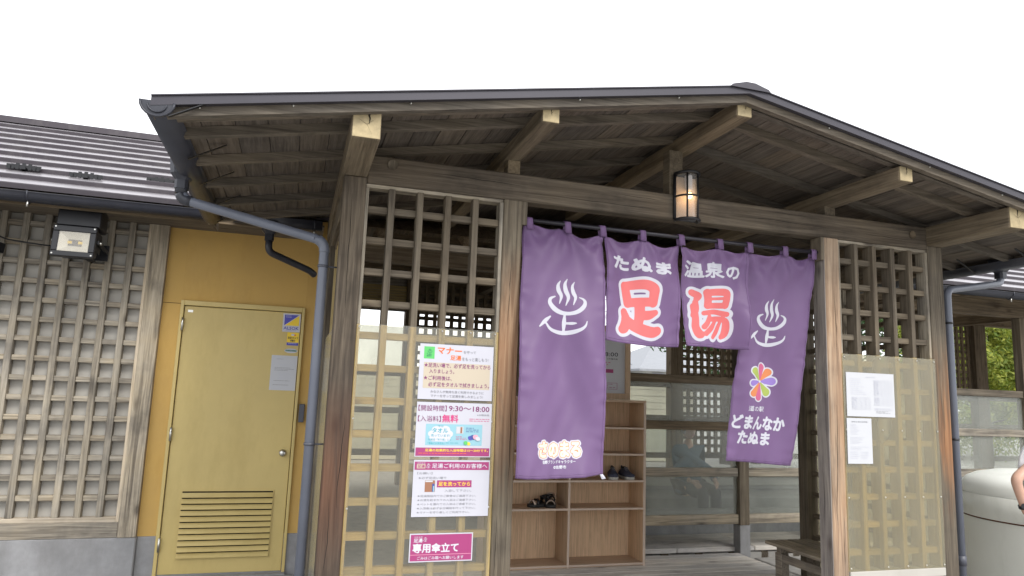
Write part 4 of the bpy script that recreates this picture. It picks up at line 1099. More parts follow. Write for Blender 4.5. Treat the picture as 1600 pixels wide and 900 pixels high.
V = [(-.038 + .056 * math.cos(a), YD - .0012, 1.848 + .02 * math.sin(a)) for a in [2 * math.pi * k / 28 for k in range(28)]]
mobj('sticker_face', V, [tuple(range(28))], M['gloss_white'], ov)
V = []; F = []
for k in range(9):
    n0 = len(V); x = -.084 + k * .0105; V += [(x, YD - .002, 1.842), (x + .008, YD - .002, 1.842), (x + .008, YD - .002, 1.856), (x, YD - .002, 1.856)]; F.append((n0, n0 + 1, n0 + 2, n0 + 3))
mobj('small_print', V, F, M['darkgreen_ink'], ov)
b9_ = Board('paper_notice', 'white printed paper notice on the yellow door under the oval sticker', 'notice', -.195, .022, 1.5, 1.804, YD, M['paper'], th=.0008)
b9_.lines((.2, .10, .6, .13), 1, M['grey_ink'], fill=1, seed=31); b9_.lines((.35, .26, .85, .32), 2, M['palegrey_ink'], seed=32); b9_.lines((.15, .35, .9, .46), 3, M['grey_ink'], fill=.9, seed=33)
b9_.lines((.3, .5, .85, .70), 5, M['palegrey_ink'], fill=.6, seed=34); b9_.lines((.15, .72, .9, .76), 1, M['grey_ink'], fill=1, seed=35); b9_.lines((.13, .84, .9, .88), 1, M['grey_ink'], fill=1, seed=36)
for r in ((.06, .05, .94, .055), (.06, .94, .94, .945), (.06, .055, .066, .94), (.934, .055, .94, .94)): b9_.rect('border_line', r, M['palegrey_ink'])

# ================================================================== lantern on the front beam
LA = thing('wall_lantern', 'black metal half round lantern with glowing warm bulb, mounted on the front beam', 'wall lamp', (2.365, 0, 2.88))
lz0, lz1, lx, lr, ly = 2.705, 3.045, 2.405, .083, -.012
box('back_plate', (lx - .09, lx + .09), (ly, -.0005), (lz0 + .012, lz1 - .012), M['black'], LA, bev=.003)
for z in (lz0 + .012, (lz0 + lz1) / 2, lz1 - .012):
    b = bmesh.new(); pts = [(lx + lr * math.cos(a), ly - .095 * math.sin(a), z) for a in [math.pi * k / 16 for k in range(17)]]
    add_tube(b, pts, .011 if z != (lz0 + lz1) / 2 else .007, 8); bm_obj('hoop', b, M['black'], LA, (lx, ly, z))
for a in (0.0, 62, 118, 180):
    x = lx + lr * math.cos(R(a)); y = ly - .095 * math.sin(R(a))
    tube('upright', [(x, y - (.003 if a in (0, 180) else 0), lz0 + .012), (x, y - (.003 if a in (0, 180) else 0), lz1 - .012)], .0065 if a not in (0, 180) else .009, M['black'], LA, n=8)
mt, nt, bs, out = newmat('lantern_glass'); nt.nodes.remove(bs)
tr = N(nt, 'ShaderNodeBsdfTransparent'); tr.inputs['Color'].default_value = (.95, .93, .88, 1); tl_ = N(nt, 'ShaderNodeBsdfTranslucent'); gl_ = N(nt, 'ShaderNodeBsdfGlossy', Roughness=.12)
df_ = N(nt, 'ShaderNodeBsdfDiffuse'); ms = N(nt, 'ShaderNodeMixShader', Fac=.5); nt.links.new(tl_.outputs[0], ms.inputs[1]); nt.links.new(df_.outputs[0], ms.inputs[2])
mx = N(nt, 'ShaderNodeMixShader', Fac=.22); nt.links.new(tr.outputs[0], mx.inputs[1]); nt.links.new(ms.outputs[0], mx.inputs[2])
lwz = N(nt, 'ShaderNodeLayerWeight', Blend=.5); fz = N(nt, 'ShaderNodeMath', operation='MULTIPLY'); nt.links.new(lwz.outputs['Facing'], fz.inputs[0]); fz.inputs[1].default_value = .25; mx2 = N(nt, 'ShaderNodeMixShader'); nt.links.new(fz.outputs[0], mx2.inputs[0]); nt.links.new(mx.outputs[0], mx2.inputs[1]); nt.links.new(gl_.outputs[0], mx2.inputs[2])
nt.links.new(mx2.outputs[0], out.inputs['Surface']); M['lglass'] = mt
b = bmesh.new(); lathe(b, [(1, lz0 + .02), (1, lz1 - .02)], n=20, a0=math.pi, a1=2 * math.pi)
bmesh.ops.scale(b, vec=(lr - .012, .082, 1), verts=b.verts); bmesh.ops.translate(b, vec=(lx, ly - .001, 0), verts=b.verts)
bm_obj('glass', b, M['lglass'], LA, (lx, ly, lz0))
box('lamp_socket', (lx - .02, lx + .02), (-.065, -.025), (lz1 - .13, lz1 - .02), M['gloss_white'], LA, bev=.006)
box('reflector', (lx - .078, lx + .078), (ly - .002, ly - .0005), (lz0 + .03, lz1 - .03), M['cabe'], LA, bev=0)
mt, nt, bs, out = newmat('lit_bulb'); bs.inputs['Emission Color'].default_value = (1, .62, .26, 1); bs.inputs['Emission Strength'].default_value = 4; M['bulb'] = mt
b = bmesh.new(); bmesh.ops.create_uvsphere(b, u_segments=16, v_segments=10, radius=.019); bmesh.ops.scale(b, vec=(1, 1, 1.2), verts=b.verts); bmesh.ops.translate(b, vec=(lx + .005, -.05, 2.885), verts=b.verts)
bm_obj('bulb', b, M['bulb'], LA, (lx, -.05, 2.885), smooth=True)
ld = bpy.data.lights.new('bulb_light', 'POINT'); ld.energy = 0.13; ld.color = (1, .6, .28); ld.shadow_soft_size = .02
lo = link(bpy.data.objects.new('bulb_light', ld), LA, (lx + .005, -.075, 2.86))

# ================================================================== floodlights on the lattice wall
def floodlight(x, label, z=0.0, y=0.0, rot=0.0):
    T = thing('floodlight', label, 'floodlight', (x, 2.1, 2.75), 'floodlights under the left eave')
    x0, x1 = x - .145, x + .145
    yb = 2.14
    # finned housing leaning down, frame with glass in front
    for k in range(13):
        xx = x0 + .012 + k * .0222
        box('cooling_fin', (xx, xx + .008), (2.0, 2.13), (2.55, 2.70), M['black'], T, bev=.001)
    box('housing', (x0 + .01, x1 - .01), (1.99, 2.08), (2.50, 2.705), M['black'], T, bev=.01)
    fy = 1.945
    zt_, zb_ = 2.715, 2.475
    fr = M['black']
    box('face_frame', (x0, x1), (fy, fy + .05), (zt_ - .045, zt_), fr, T, bev=.004); box('face_frame', (x0, x1), (fy, fy + .05), (zb_, zb_ + .04), fr, T, bev=.004)
    box('face_frame', (x0, x0 + .042), (fy + .001, fy + .049), (zb_ + .041, zt_ - .046), fr, T, bev=.004); box('face_frame', (x1 - .042, x1), (fy + .001, fy + .049), (zb_ + .041, zt_ - .046), fr, T, bev=.004)
    # reflector: four slanted faces round a chip plate
    a0, a1, c0, c1 = x0 + .042, x1 - .042, zb_ + .041, zt_ - .046; q = .06
    V = [(a0, fy + .012, c0), (a1, fy + .012, c0), (a1, fy + .012, c1), (a0, fy + .012, c1), (a0 + q, fy + .047, c0 + q * .9), (a1 - q, fy + .047, c0 + q * .9), (a1 - q, fy + .047, c1 - q * .9), (a0 + q, fy + .047, c1 - q * .9)]
    mobj('reflector', V, [(0, 1, 5, 4), (1, 2, 6, 5), (2, 3, 7, 6), (3, 0, 4, 7), (4, 5, 6, 7)], M['steel_l'], T)
    for dx in (-.035, .035): box('led_chip', (x + dx - .014, x + dx + .014), (fy + .04, fy + .0465), (2.585, 2.605), M['yellow_ink'], T, bev=0)
    box('glass', (a0, a1), (fy + .005, fy + .009), (c0, c1), M['lglass'], T, bev=0)
    # bracket to the wall and junction box on top
    for s in (-1, 1):
        box('arm', (x + s * .152 - .006, x + s * .152 + .006), (2.0, 2.3), (2.60, 2.63), M['black'], T, bev=.001)
        tube('pivot_bolt', [(x + s * .150, 2.03, 2.615), (x + s * .172, 2.03, 2.615)], .012, M['steel'], T, n=8)
    box('wall_bracket', (x - .158, x + .158), (2.30, 2.312), (2.55, 2.68), M['black'], T, bev=.001)
    box('wall_arm', (x - .03, x + .03), (2.313, FY - .021), (2.58, 2.66), M['black'], T, bev=.002)
    box('junction_box', (x0 + .01, x1 + .015), (1.955, 2.15), (2.72, 2.88), M['black'], T, bev=.006)
    for dx in (-.13, .13): 
        for z_ in (zt_ - .014, zb_ + .016): tube('screw', [(x + dx, fy - .003, z_), (x + dx, fy, z_)], .006, M['steel'], T, n=8)
    T.rotation_euler = (R(-6), 0, rot); T.location.z -= .048
    return T
M['steel_l'] = plain('reflector_steel', (.75, .75, .74), .35, metal=.55, var=.03)
floodlight(-1.665, 'black square floodlight with clear glass hanging below the left eave gutter')
floodlight(-2.49, 'second black floodlight cut off by the left edge, on the lattice wall', rot=R(-35))
tag(tube('power_cable', bend([(-2.42, 2.3, 2.72), (-2.3, 2.42, 2.62), (-2.05, 2.44, 2.60), (-1.88, 2.35, 2.58), (-1.84, 2.2, 2.62)], .06), .006, M['black'], None, n=6), 'thin black power cable looping between the two floodlights on the lattice', 'cable')

# ================================================================== shoe cabinet with footwear
CB = thing('shoe_cabinet', 'pale brown open shoe cabinet with pigeonholes standing inside the doorway', 'shoe cabinet', (2.5, 2.15, 0))
CY0, CY1 = 2.15, 2.46
for x0, x1 in ((1.72, 1.742), (2.488, 2.508), (3.25, 3.275)):
    box('side_panel' if x0 != 2.488 else 'divider', (x0, x1), (CY0 + .003, CY1), (.0, 1.4985), M['cab'], CB, bev=.001)
    box('edge_band', (x0, x1), (CY0, CY0 + .0025), (.0, 1.4985), M['cabe'], CB, bev=0)
box('top_panel', (1.72, 3.275), (CY0, CY1), (1.499, 1.522), M['cabx'], CB, bev=.001)
box('back_panel', (1.742, 3.25), (CY1 - .006, CY1 - .001), (.0, 1.498), M['cab'], CB, bev=0)
SZ = (.03, .525, .775, 1.02, 1.265)
for x0, x1 in ((1.7425, 2.4875), (2.5085, 3.2495)):
    for z in SZ:
        box('shelf', (x0, x1), (CY0 + .004, CY1 - .0065), (z - .018, z), M['cabx'], CB, bev=.001)
        box('edge_band', (x0, x1), (CY0 + .001, CY0 + .0035), (z - .0175, z - .0005), M['cabe'], CB, bev=0)
    box('plinth', (x0, x1), (CY0 + .02, CY0 + .035), (.0, .0115), M['cabx'], CB, bev=0)

def shoe(x, y, z, ang, label, kind, col, sole, L=.27):
    """trainer or sandal lofted along its length: toe towards +x of its own frame"""
    T = thing('trainer' if kind == 't' else 'sandal', label, 'shoe', (x, y, z), 'shoes kept in the cabinet')
    n = 14; prof = []
    for i in range(n + 1):
        t = i / n; xx = (t - .5) * L
        w = .036 + .014 * math.sin(t * 2.6 + .2) if t < .85 else .05 * math.sqrt(max(0, 1 - ((t - .78) / .23) ** 2)) + .002
        if t < .08: w *= .72 + 3.5 * t
        prof.append((xx, w, t))
    def loft(nm, secs, mat):
        V = []; F = []; k = len(secs[0])
        for s_ in secs: V += s_
        for i in range(len(secs) - 1):
            for j in range(k): F.append((i * k + j, i * k + (j + 1) % k, (i + 1) * k + (j + 1) % k, (i + 1) * k + j))
        F += [tuple(range(k))[::-1], tuple((len(secs) - 1) * k + j for j in range(k))]
        V = [(x + a, y + b2, z + c) for a, b2, c in V]
        return mobj(nm, V, F, mat, T, origin=(x, y, z), smooth=True)
    hs = .028
    loft('sole', [[(xx, -w, 0.004 * (t > .9)), (xx, w, 0.004 * (t > .9)), (xx, w * 1.02, hs), (xx, 0, hs), (xx, -w * 1.02, hs)] for xx, w, t in prof], sole)
    if kind == 't':
        up = []
        for xx, w, t in prof:
            h = .095 - .012 * math.cos(t * 9) if t < .42 else .095 - (t - .42) * .105
            h = max(h, .05) if t < .95 else .04
            w2 = w * (.62 if t < .45 else .75)
            up.append([(xx, -w * .97, hs), (xx, -w * .98, hs + .02), (xx, -w2 * .7, hs + h * .55), (xx, -w2 * .3, h + .012 if t > .45 else h * .98), (xx, w2 * .3, h + .012 if t > .45 else h * .98), (xx, w2 * .7, hs + h * .55), (xx, w * .98, hs + .02), (xx, w * .97, hs)])
        loft('upper', up, col)
        b = bmesh.new(); bmesh.ops.create_uvsphere(b, u_segments=12, v_segments=8, radius=1); bmesh.ops.scale(b, vec=(.052, .022, .012), verts=b.verts); bmesh.ops.translate(b, vec=(x - .062, y, z + .098), verts=b.verts)
        bm_obj('opening', b, M['crack'], T, (x, y, z), smooth=True)
        for k in range(5): tube('lace', [(x + .0 + k * .017, y - .02, z + .1 - k * .0105), (x + .004 + k * .017, y, z + .107 - k * .0105), (x + .0 + k * .017, y + .02, z + .1 - k * .0105)], .0025, M['grey_ink'], T, n=5)
        tube('heel_tab', [(x - L * .47, y, z + .08), (x - L * .49, y, z + .11)], .009, col, T, n=6)
    else:
        for px_, hh, wd, mt in ((.25, .07, .016, col), (.62, .055, .018, col), (.80, .045, .013, M['cabe'])):
            xx = (px_ - .5) * L; w = .044
            V = []; F = []
            for k in range(9):
                a = math.pi * k / 8
                for d in (-wd, wd): V.append((x + xx + d, y - w * math.cos(a), z + hs * .7 + hh * math.sin(a)))
                if k: F.append((2 * k - 2, 2 * k - 1, 2 * k + 1, 2 * k))
            o = mobj('strap', V, F, mt, T, smooth=True); md = o.modifiers.new('t', 'SOLIDIFY'); md.thickness = .006
        V = []; F = []
        for k in range(11):
            a = math.pi * (.5 + k / 10)
            for d in (0, .022): V.append((x - L * .25 + .1 * math.cos(a), y + .038 * math.sin(a), z + .07 + d + .012 * math.sin((k / 10) * math.pi)))
            if k: F.append((2 * k - 2, 2 * k - 1, 2 * k + 1, 2 * k))
        o = mobj('heel_strap', V, F, M['cabe'] if 'right' in label else col, T, smooth=True); md = o.modifiers.new('t', 'SOLIDIFY'); md.thickness = .006
        tube('ankle_strap', [(x - L * .25, y - .04, z + .05), (x - L * .14, y - .02, z + .088), (x - L * .1, y + .02, z + .088), (x - L * .25, y + .04, z + .05)], .008, col, T, n=6)
    T.rotation_euler = (0, 0, R(ang))
    return T
M['navy'] = plain('navy_mesh', (0.04, 0.045, 0.075), .85, var=.2, scale=60, bump=.3)
M['solew'] = plain('rubber_sole', (.4, .39, .36), .6, var=.1); M['soleb'] = plain('black_sole', (.02, .02, .022), .6)
shoe(2.99, 2.28, .775, -112, 'left trainer of the navy pair with pale soles on the third shelf of the cabinet', 't', M['navy'], M['solew'])
shoe(3.135, 2.28, .775, -96, 'right trainer of the navy pair with pale soles on the third shelf of the cabinet', 't', M['navy'], M['solew'])
shoe(2.25, 2.28, .525, 200, 'left sandal of the black strappy pair in the cabinet', 's', M['black'], M['soleb'], .25)
shoe(2.37, 2.29, .525, 250, 'right sandal of the black strappy pair, its beige heel strap showing', 's', M['black'], M['soleb'], .25)
shoe(1.9, 2.27, .775, 265, 'dark trainer mostly hidden behind the lower corner of the purple curtain', 't', M['black'], M['soleb'])

# framed poster standing on the cabinet
FP = thing('framed_poster', 'wood framed bathing notice poster standing on top of the shoe cabinet behind the curtain', 'poster', (2.75, 2.4, 1.522))
fx0, fx1, fz0, fz1, fy = 2.28, 3.21, 1.5235, 2.25, 2.36
box('backing', (fx0 + .03, fx1 - .03), (fy + .018, fy + .03), (fz0 + .03, fz1 - .03), M['paper'], FP, bev=0)
for x0, x1, z0, z1 in ((fx0, fx1, fz0, fz0 + .06), (fx0, fx1, fz1 - .06, fz1), (fx0, fx0 + .055, fz0 + .0605, fz1 - .0605), (fx1 - .055, fx1, fz0 + .0605, fz1 - .0605)):
    box('frame', (x0, x1), (fy, fy + .035), (z0, z1), M['cab'], FP, bev=.003)
class _P(Board):
    def __init__(s, o, x0, x1, z0, z1, y): s.o, s.w, s.h, s.x0, s.z1, s.y = o, x1 - x0, z1 - z0, x0, z1, y
pp = _P(FP, 2.34, 3.155, 1.585, 2.19, fy + .0175)
pp.text('足湯 9:30〜18:00', (.15, .325, .905, .41), M['black_ink'], .02, 1); pp.text('※木曜休館', (.76, .432, .9, .46), M['black_ink'], .01, 1)
pp.lines((.5, .50, .9, .57), 2, M['pink_ink'], lay=1, fill=1, seed=41)
pp.rect('magenta_bar', (.45, .615, .845, .675), M['magenta']); pp.rect('magenta_bar', (.45, .735, .735, .79), M['magenta'])
for r in ((.62, .835, .9, .84), (.62, .935, .9, .94), (.62, .84, .625, .935), (.895, .84, .9, .935)): pp.rect('red_frame', r, M['magenta'])
pp.lines((.65, .855, .87, .93), 3, M['magenta'], lay=2, seed=42)

# umbrella stand side: slatted bench behind the right lattice
BN = thing('bench', 'low slatted wooden bench behind the third post', 'bench', (4.1, .9, 0))
for k in range(4):
    box('seat_slat', (3.9 + k * .112, 3.9 + k * .112 + .101), (.2, 1.22), (.375, .402), M['bench'], BN, bev=.003)
for y in (.34, 1.06): box('cross_bar', (3.93, 4.31), (y, y + .05), (.325, .3745), M['bench'], BN)
for x in (3.93, 4.24):
    for y in (.31, 1.05): box('leg', (x, x + .075), (y, y + .08), (0, .3245 if y < 5 else 0), M['bench'], BN)
box('apron', (3.935, 3.95), (.391, 1.05), (.26, .3245), M['bench'], BN)
for x, y, t in ((3.98, .98, 'left'), (4.12, 1.0, 'right')):
    shoe(x, y - .42, 0.003, 260, t + ' shoe of the black pair on the deck below the bench', 't', M['black'], M['soleb'])

# ================================================================== white bin
BI = thing('litter_bin', 'large round off white bin with domed lid at the right edge', 'bin', (6.4, .6, -.04))
def ring_mesh(name, prof, mat, par, n=72):
    b = bmesh.new(); lathe(b, prof, (6.4, .6, 0), n=n); bmesh.ops.recalc_face_normals(b, faces=b.faces[:]); return bm_obj(name, b, mat, par, (6.4, .6, 0))
ring_mesh('lid', [(.001, 1.045), (.25, 1.04), (.43, 1.022), (.56, .992), (.635, .955), (.675, .905), (.69, .85), (.693, .835)], M['bin'], BI)
ring_mesh('collar', [(.69, .833), (.7, .83), (.703, .66), (.695, .642)], M['bin'], BI)
ring_mesh('seam', [(.694, .643), (.696, .637), (.692, .63)], M['rust'], BI)
ring_mesh('body', [(.694, .629), (.698, .6), (.7, .3), (.69, -.03)], M['bin'], BI)
for a in (R(202), R(262)):
    x, y = 6.4 + .7 * math.cos(a), .6 + .7 * math.sin(a)
    tube('door_seam', [(x, y, .0), (x, y, .632)], .004, M['rust'], BI, n=6)

# ================================================================== people
def skinned(name, joints, bones, mat, parent, origin, sub=2):
    me = bpy.data.meshes.new(name); me.from_pydata([Vector(j[:3]) - Vector(origin) for j in joints], bones, [])
    me.materials.append(mat); o = link(bpy.data.objects.new(name, me), parent, origin)
    sk = o.modifiers.new('skin', 'SKIN'); sk.use_smooth_shade = True
    o.modifiers.new('sub', 'SUBSURF').levels = sub; o.modifiers['sub'].render_levels = sub
    for v, j in zip(me.skin_vertices[0].data, joints):
        v.radius = (j[3], j[4] if len(j) > 4 else j[3])
    me.skin_vertices[0].data[0].use_root = True
    return o
def head(par, c, hair_mat, face, s=1.0):
    b = bmesh.new(); bmesh.ops.create_uvsphere(b, u_segments=24, v_segments=18, radius=1)
    fd = Vector(face).normalized(); sd_ = Vector((0, 0, 1)).cross(fd)
    def shape(v):
        x, y, z = v
        w = .076 * (1 - .18 * max(0, -z)); d = .098 * (1 - .08 * max(0, -z)); p = fd * (y * d) + sd_ * (x * w) + Vector((0, 0, z * .118))
        if y > .6 and abs(x) < .22 and -.35 < z < .1: p += fd * .016 * (1 - abs(z + .15) * 2.5)
        if y > .5 and abs(abs(x) - .38) < .16 and 0 < z < .22: p -= fd * .007
        if y > .5 and z < -.75: p += fd * .008
        return p * s + Vector(c)
    for v in b.verts: v.co = shape(v.co)
    h = bm_obj('head', b, M['skin'], par, c, smooth=True)
    for sx in (-1, 1):
        b = bmesh.new(); bmesh.ops.create_uvsphere(b, u_segments=10, v_segments=8, radius=1); bmesh.ops.scale(b, vec=(.012, .018, .03), verts=b.verts)
        q = Vector(c) + sd_ * sx * .074 * s; bmesh.ops.translate(b, vec=q, verts=b.verts); bm_obj('ear', b, M['skin'], h, q, smooth=True)
        b = bmesh.new(); bmesh.ops.create_uvsphere(b, u_segments=10, v_segments=8, radius=.010); q = Vector(c) + (sd_ * sx * .031 + fd * .084 + Vector((0, 0, .012))) * s
        bmesh.ops.translate(b, vec=q, verts=b.verts); bm_obj('eye', b, M['black_ink'], h, q, smooth=True)
    q = Vector(c) + (fd * .092 + Vector((0, 0, -.06))) * s
    b = bmesh.new(); bmesh.ops.create_uvsphere(b, u_segments=10, v_segments=6, radius=1); bmesh.ops.scale(b, vec=(.024, .009, .006), verts=b.verts); bmesh.ops.translate(b, vec=q, verts=b.verts); bm_obj('mouth', b, M['magenta'], h, q, smooth=True)
    b = bmesh.new(); bmesh.ops.create_uvsphere(b, u_segments=24, v_segments=16, radius=1)
    for v in b.verts:
        x, y, z = v.co; n_ = noise.noise(Vector((x * 4, y * 4, z * 4))) * .006
        lowcut = .35 if y > .35 else -.45
        zz = max(z, lowcut)
        v.co = (fd * (y * .106 - .006) + sd_ * (x * (.085 + n_)) + Vector((0, 0, zz * .13 + .006 + n_))) * s + Vector(c)
    bm_obj('hair', b, hair_mat, h, c, smooth=True)
    return h
def person(label, base, face, arms, hair_mat, shirt, trouser, H=1.68, sleeve=.62, seated=False):
    """arms: for each side shoulder-relative elbow, wrist"""
    T = thing('person', label, 'person', base); B = Vector(base); k = H / 1.7
    fd = Vector(face).normalized(); sd_ = Vector((0, 0, 1)).cross(fd); up = Vector((0, 0, 1))
    def P(s, f, z): return B + sd_ * s * k + fd * f * k + up * z * k
    J = []; E = []
    def add(p, r, r2=None, par=None):
        J.append((*p, r * k, (r2 or r) * k)); i = len(J) - 1
        if par is not None: E.append((par, i))
        return i
    pel = add(P(0, 0, .93), .125, .10); wst = add(P(0, 0, 1.08), .11, .09, pel); ch = add(P(0, 0, 1.27), .13, .10, wst); nk = add(P(0, 0, 1.42), .055, .055, ch); add(P(0, .01, 1.5), .05, .05, nk)
    SHJ = []; SE = []
    hands = []
    for sx, (el, wr) in zip((-1, 1), arms):
        sh = add(P(sx * .165, 0, 1.36), .058, .058, ch); e = add(Vector(el), .042, .042, sh); w = add(Vector(wr), .028, .03, e)
        hands.append((Vector(el), Vector(wr), sx))
        hp = add(P(sx * .085, 0, .88), .088, .09, pel); ky, kz, ay, az = (.42, .9, .42, .52) if seated else (.02, .49, -.01, .09)
        kn = add(P(sx * .09, ky, kz), .056, .058, hp); an = add(P(sx * .095, ay, az), .036, .038, kn); add(P(sx * .1, ay + .14, az - .055), .036, .03, an)
    body = skinned('body', J, E, M['skin'], T, B)
    for el, wr, sx in hands:
        d = (wr - el).normalized(); side = d.cross(fd).normalized(); nrm = side.cross(d).normalized()
        JJ = [(*wr, .026, .02), (*(wr + d * .045), .034, .016), (*(wr + d * .085), .036, .014)]; EE = [(0, 1), (1, 2)]
        for q, (off, ln) in enumerate(((-.028, .062), (-.009, .075), (.010, .07), (.028, .055))):
            a = wr + d * .09 + side * off; c1 = a + d * ln * .5 - nrm * .008; c2 = a + d * ln * .85 - nrm * .03
            n0 = len(JJ); JJ += [(*a, .0095, .0095), (*c1, .0085, .0085), (*c2, .0075, .0075)]; EE += [(2, n0), (n0, n0 + 1), (n0 + 1, n0 + 2)]
        a = wr + d * .03 - side * .03 * sx; n0 = len(JJ); JJ += [(*a, .012, .012), (*(a + d * .035 - side * .02 * sx), .0105, .0105), (*(a + d * .06 - side * .02 * sx - nrm * .012), .009, .009)]
        EE += [(1, n0), (n0, n0 + 1), (n0 + 1, n0 + 2)]
        skinned('hand', JJ, EE, M['skin'], T, wr, sub=1)
    # shirt: torso and sleeves
    J2 = []; E2 = []
    def add2(p, r, r2, par=None):
        J2.append((*p, r * k, r2 * k)); i = len(J2) - 1
        if par is not None: E2.append((par, i))
        return i
    a0_ = add2(P(0, 0, .80 if seated else .70), .18, .17); a = add2(P(0, 0, .86), .18, .165, a0_); b_ = add2(P(0, 0, 1.05), .17, .15, a); c = add2(P(0, 0, 1.28), .175, .15, b_); add2(P(0, 0, 1.40), .085, .085, c)
    for el, wr, sx in hands:
        s_ = add2(P(sx * .165, 0, 1.355), .08, .08, c); sp = P(sx * .165, 0, 1.36); e_ = add2(sp + (el - sp) * min(sleeve, 1), .062, .062, s_)
        if sleeve > 1: add2(wr - (wr - el) * .1, .045, .045, e_)
    skinned('shirt', J2, E2, shirt, T, B)
    J3 = []; E3 = []
    J3.append((*P(0, 0, .97), .15 * k, .135 * k)); 
    for sx in (-1, 1):
        n0 = len(J3); q1, q2 = ((.42, .9), (.42, .58)) if seated else ((.02, .49), (0, .12)); J3 += [(*P(sx * .088, .04 if seated else 0, .9 if seated else .82), .10 * k, .10 * k), (*P(sx * .092, *q1), .076 * k, .076 * k), (*P(sx * .096, *q2), .06 * k, .062 * k)]; E3 += [(0, n0), (n0, n0 + 1), (n0 + 1, n0 + 2)]
    skinned('trousers', J3, E3, trouser, T, B)
    head(T, P(0, .02, 1.6), hair_mat, face, k)
    return T
bx_, by_ = 5.47, -.04
pr_ = person('person in white short sleeved shirt at right edge with bent elbow and black wristwatch', (bx_, by_, -.05), (-.1, 1, 0),
       (((5.655, -.12, 1.02), (5.62, .12, .85)), ((5.165, -.02, 1.06), (5.262, -.02, .79))) if False else (((5.165, -.02, 1.055), (5.262, -.02, .79)), ((5.70, -.1, 1.02), (5.66, .1, .80))), M['hair'], M['shirt_w'], M['trouser'], H=1.68)
wv = Vector((5.262, -.02, .79)); we = Vector((5.165, -.02, 1.055)); dv = (wv - we).normalized(); wp = we + dv * .2
b = bmesh.new(); add_tube(b, [wp, wp + dv * .022], .039, 16); wb = bm_obj('watch_strap', b, M['black'], pr_, wp)
b = bmesh.new(); nd = Vector((-.75, -.6, .1)).normalized(); add_tube(b, [wp + dv * .011 + nd * .036, wp + dv * .011 + nd * .05], .021, 18); bm_obj('watch_case', b, M['black'], wb, wp)
person('grey haired person in a blue shirt sitting behind the fogged screen', (4.84, 3.98, -.43), (.1, -1, 0),
       (((4.58, 3.86, .66), (4.66, 3.62, .58)), ((5.1, 3.86, .66), (5.0, 3.62, .58)))[::-1], M['hair_g'], M['shirt_b'], M['trouser'], H=1.7, sleeve=2, seated=True)
box('pool_seat', (3.0, 7.5), (3.86, 4.3), (-.02, .36), M['concrete'], MB, bev=.02)

# ================================================================== beyond the bath house
def house(name, label, x0, x1, y0, y1, zw, zr, mats, windows):
    T = thing(name, label, 'house', ((x0 + x1) / 2, y0, 0))
    box('wall', (x0, x1), (y0, y1), (-.12, zw), mats[0], T, bev=0)
    xm = (x0 + x1) / 2; ov_ = .6
    V = [(x0 - ov_, y0 - ov_, zw), (x1 + ov_, y0 - ov_, zw), (x1 + ov_, y1 + ov_, zw), (x0 - ov_, y1 + ov_, zw), (xm - (x1 - x0) * .2, (y0 + y1) / 2, zr), (xm + (x1 - x0) * .2, (y0 + y1) / 2, zr)]
    V += [(a, b2, c - .12) for a, b2, c in V[:4]]
    mobj('roof', V, [(0, 1, 5, 4), (1, 2, 5), (2, 3, 4, 5), (3, 0, 4), (6, 7, 1, 0), (7, 8, 2, 1), (8, 9, 3, 2), (9, 6, 0, 3)], mats[1], T)
    for wx0, wx1, wz0, wz1 in windows:
        w = box('window', (wx0, wx1), (y0 - .04, y0 + .02), (wz0, wz1), M['gloss_white'], T, bev=0)
        box('pane', (wx0 + .06, (wx0 + wx1) / 2 - .02), (y0 - .05, y0 - .041), (wz0 + .06, wz1 - .06), M['pane'], w, bev=0)
        box('pane', ((wx0 + wx1) / 2 + .02, wx1 - .06), (y0 - .05, y0 - .041), (wz0 + .06, wz1 - .06), M['pane'], w, bev=0)
    return T
M['pane'] = plain('window_glass', (.06, .08, .12), .15, var=.1); M['hwall'] = plain('house_wall', (.6, .6, .57), .8, var=.03); M['hroof'] = plain('house_roof', (.26, .27, .29), .7, var=.1)
house('house', 'white house with grey hipped roof seen through the gap beside the poster', 18.5, 27.5, 31, 39, 3.12, 4.9, (M['hwall'], M['hroof']), ((19.0, 19.7, 2.0, 2.95), (20.3, 20.6, 2.55, 2.85)))
house('house', 'low grey roofed building with dark garage opening beside the white house', 9.5, 18.0, 33, 42, 3.45, 4.3, (M['hwall'], M['hroof']), ())
box('garage_door', (16.0, 18.0), (32.94, 32.99), (-.1, 3.0), M['pane'], bpy.data.objects['house.001'], bev=0)
nb_ = thing('siding_building', 'cream building with horizontal siding directly behind the bathhouse', 'building', (7.5, 13, 0))
box('wall', (-2, 10.5), (13, 17), (-.12, 1.95), M['backing'], nb_, bev=0)
for k in range(12): box('siding_board', (-2, 10.5), (12.965, 12.999), (-.1 + k * .17, .06 + k * .17), M['cream'] if 'cream' in M else M.setdefault('cream', plain('cream_siding', (.62, .59, .47), .7, var=.03)), nb_, bev=.004)
box('coping', (-2.05, 10.55), (12.9, 17.05), (1.951, 2.02), M['backing'], nb_, bev=0)
bn = thing('roadside_banner', 'narrow red banner with white lettering beyond the right end of the purple curtain', 'banner', (12.9, 12.0, 0))
tube('pole', [(12.62, 12.0, -.1), (12.62, 12.0, 2.95)], .02, M['pipe'], bn)
box('banner_cloth', (12.63, 13.2), (11.995, 12.0), (1.2, 2.35), M['magenta'], bn, bev=0)
pb = _P(bn, 12.63, 13.2, 1.2, 2.35, 11.994); pb.text('とり', (.1, .04, .9, .28), M['white_ink'], .03, 1)
for z in (6.2, 6.9, 7.6):
    tag(tube('overhead_cable', [(-10 + 8 * i, 34, z - .35 * math.sin(math.pi * i / 8)) for i in range(9)], .02, M['grey_ink'], None, n=5), {6.2: 'lowest', 6.9: 'middle', 7.6: 'highest'}[z] + ' of the thin overhead cables beyond the houses', 'cable')

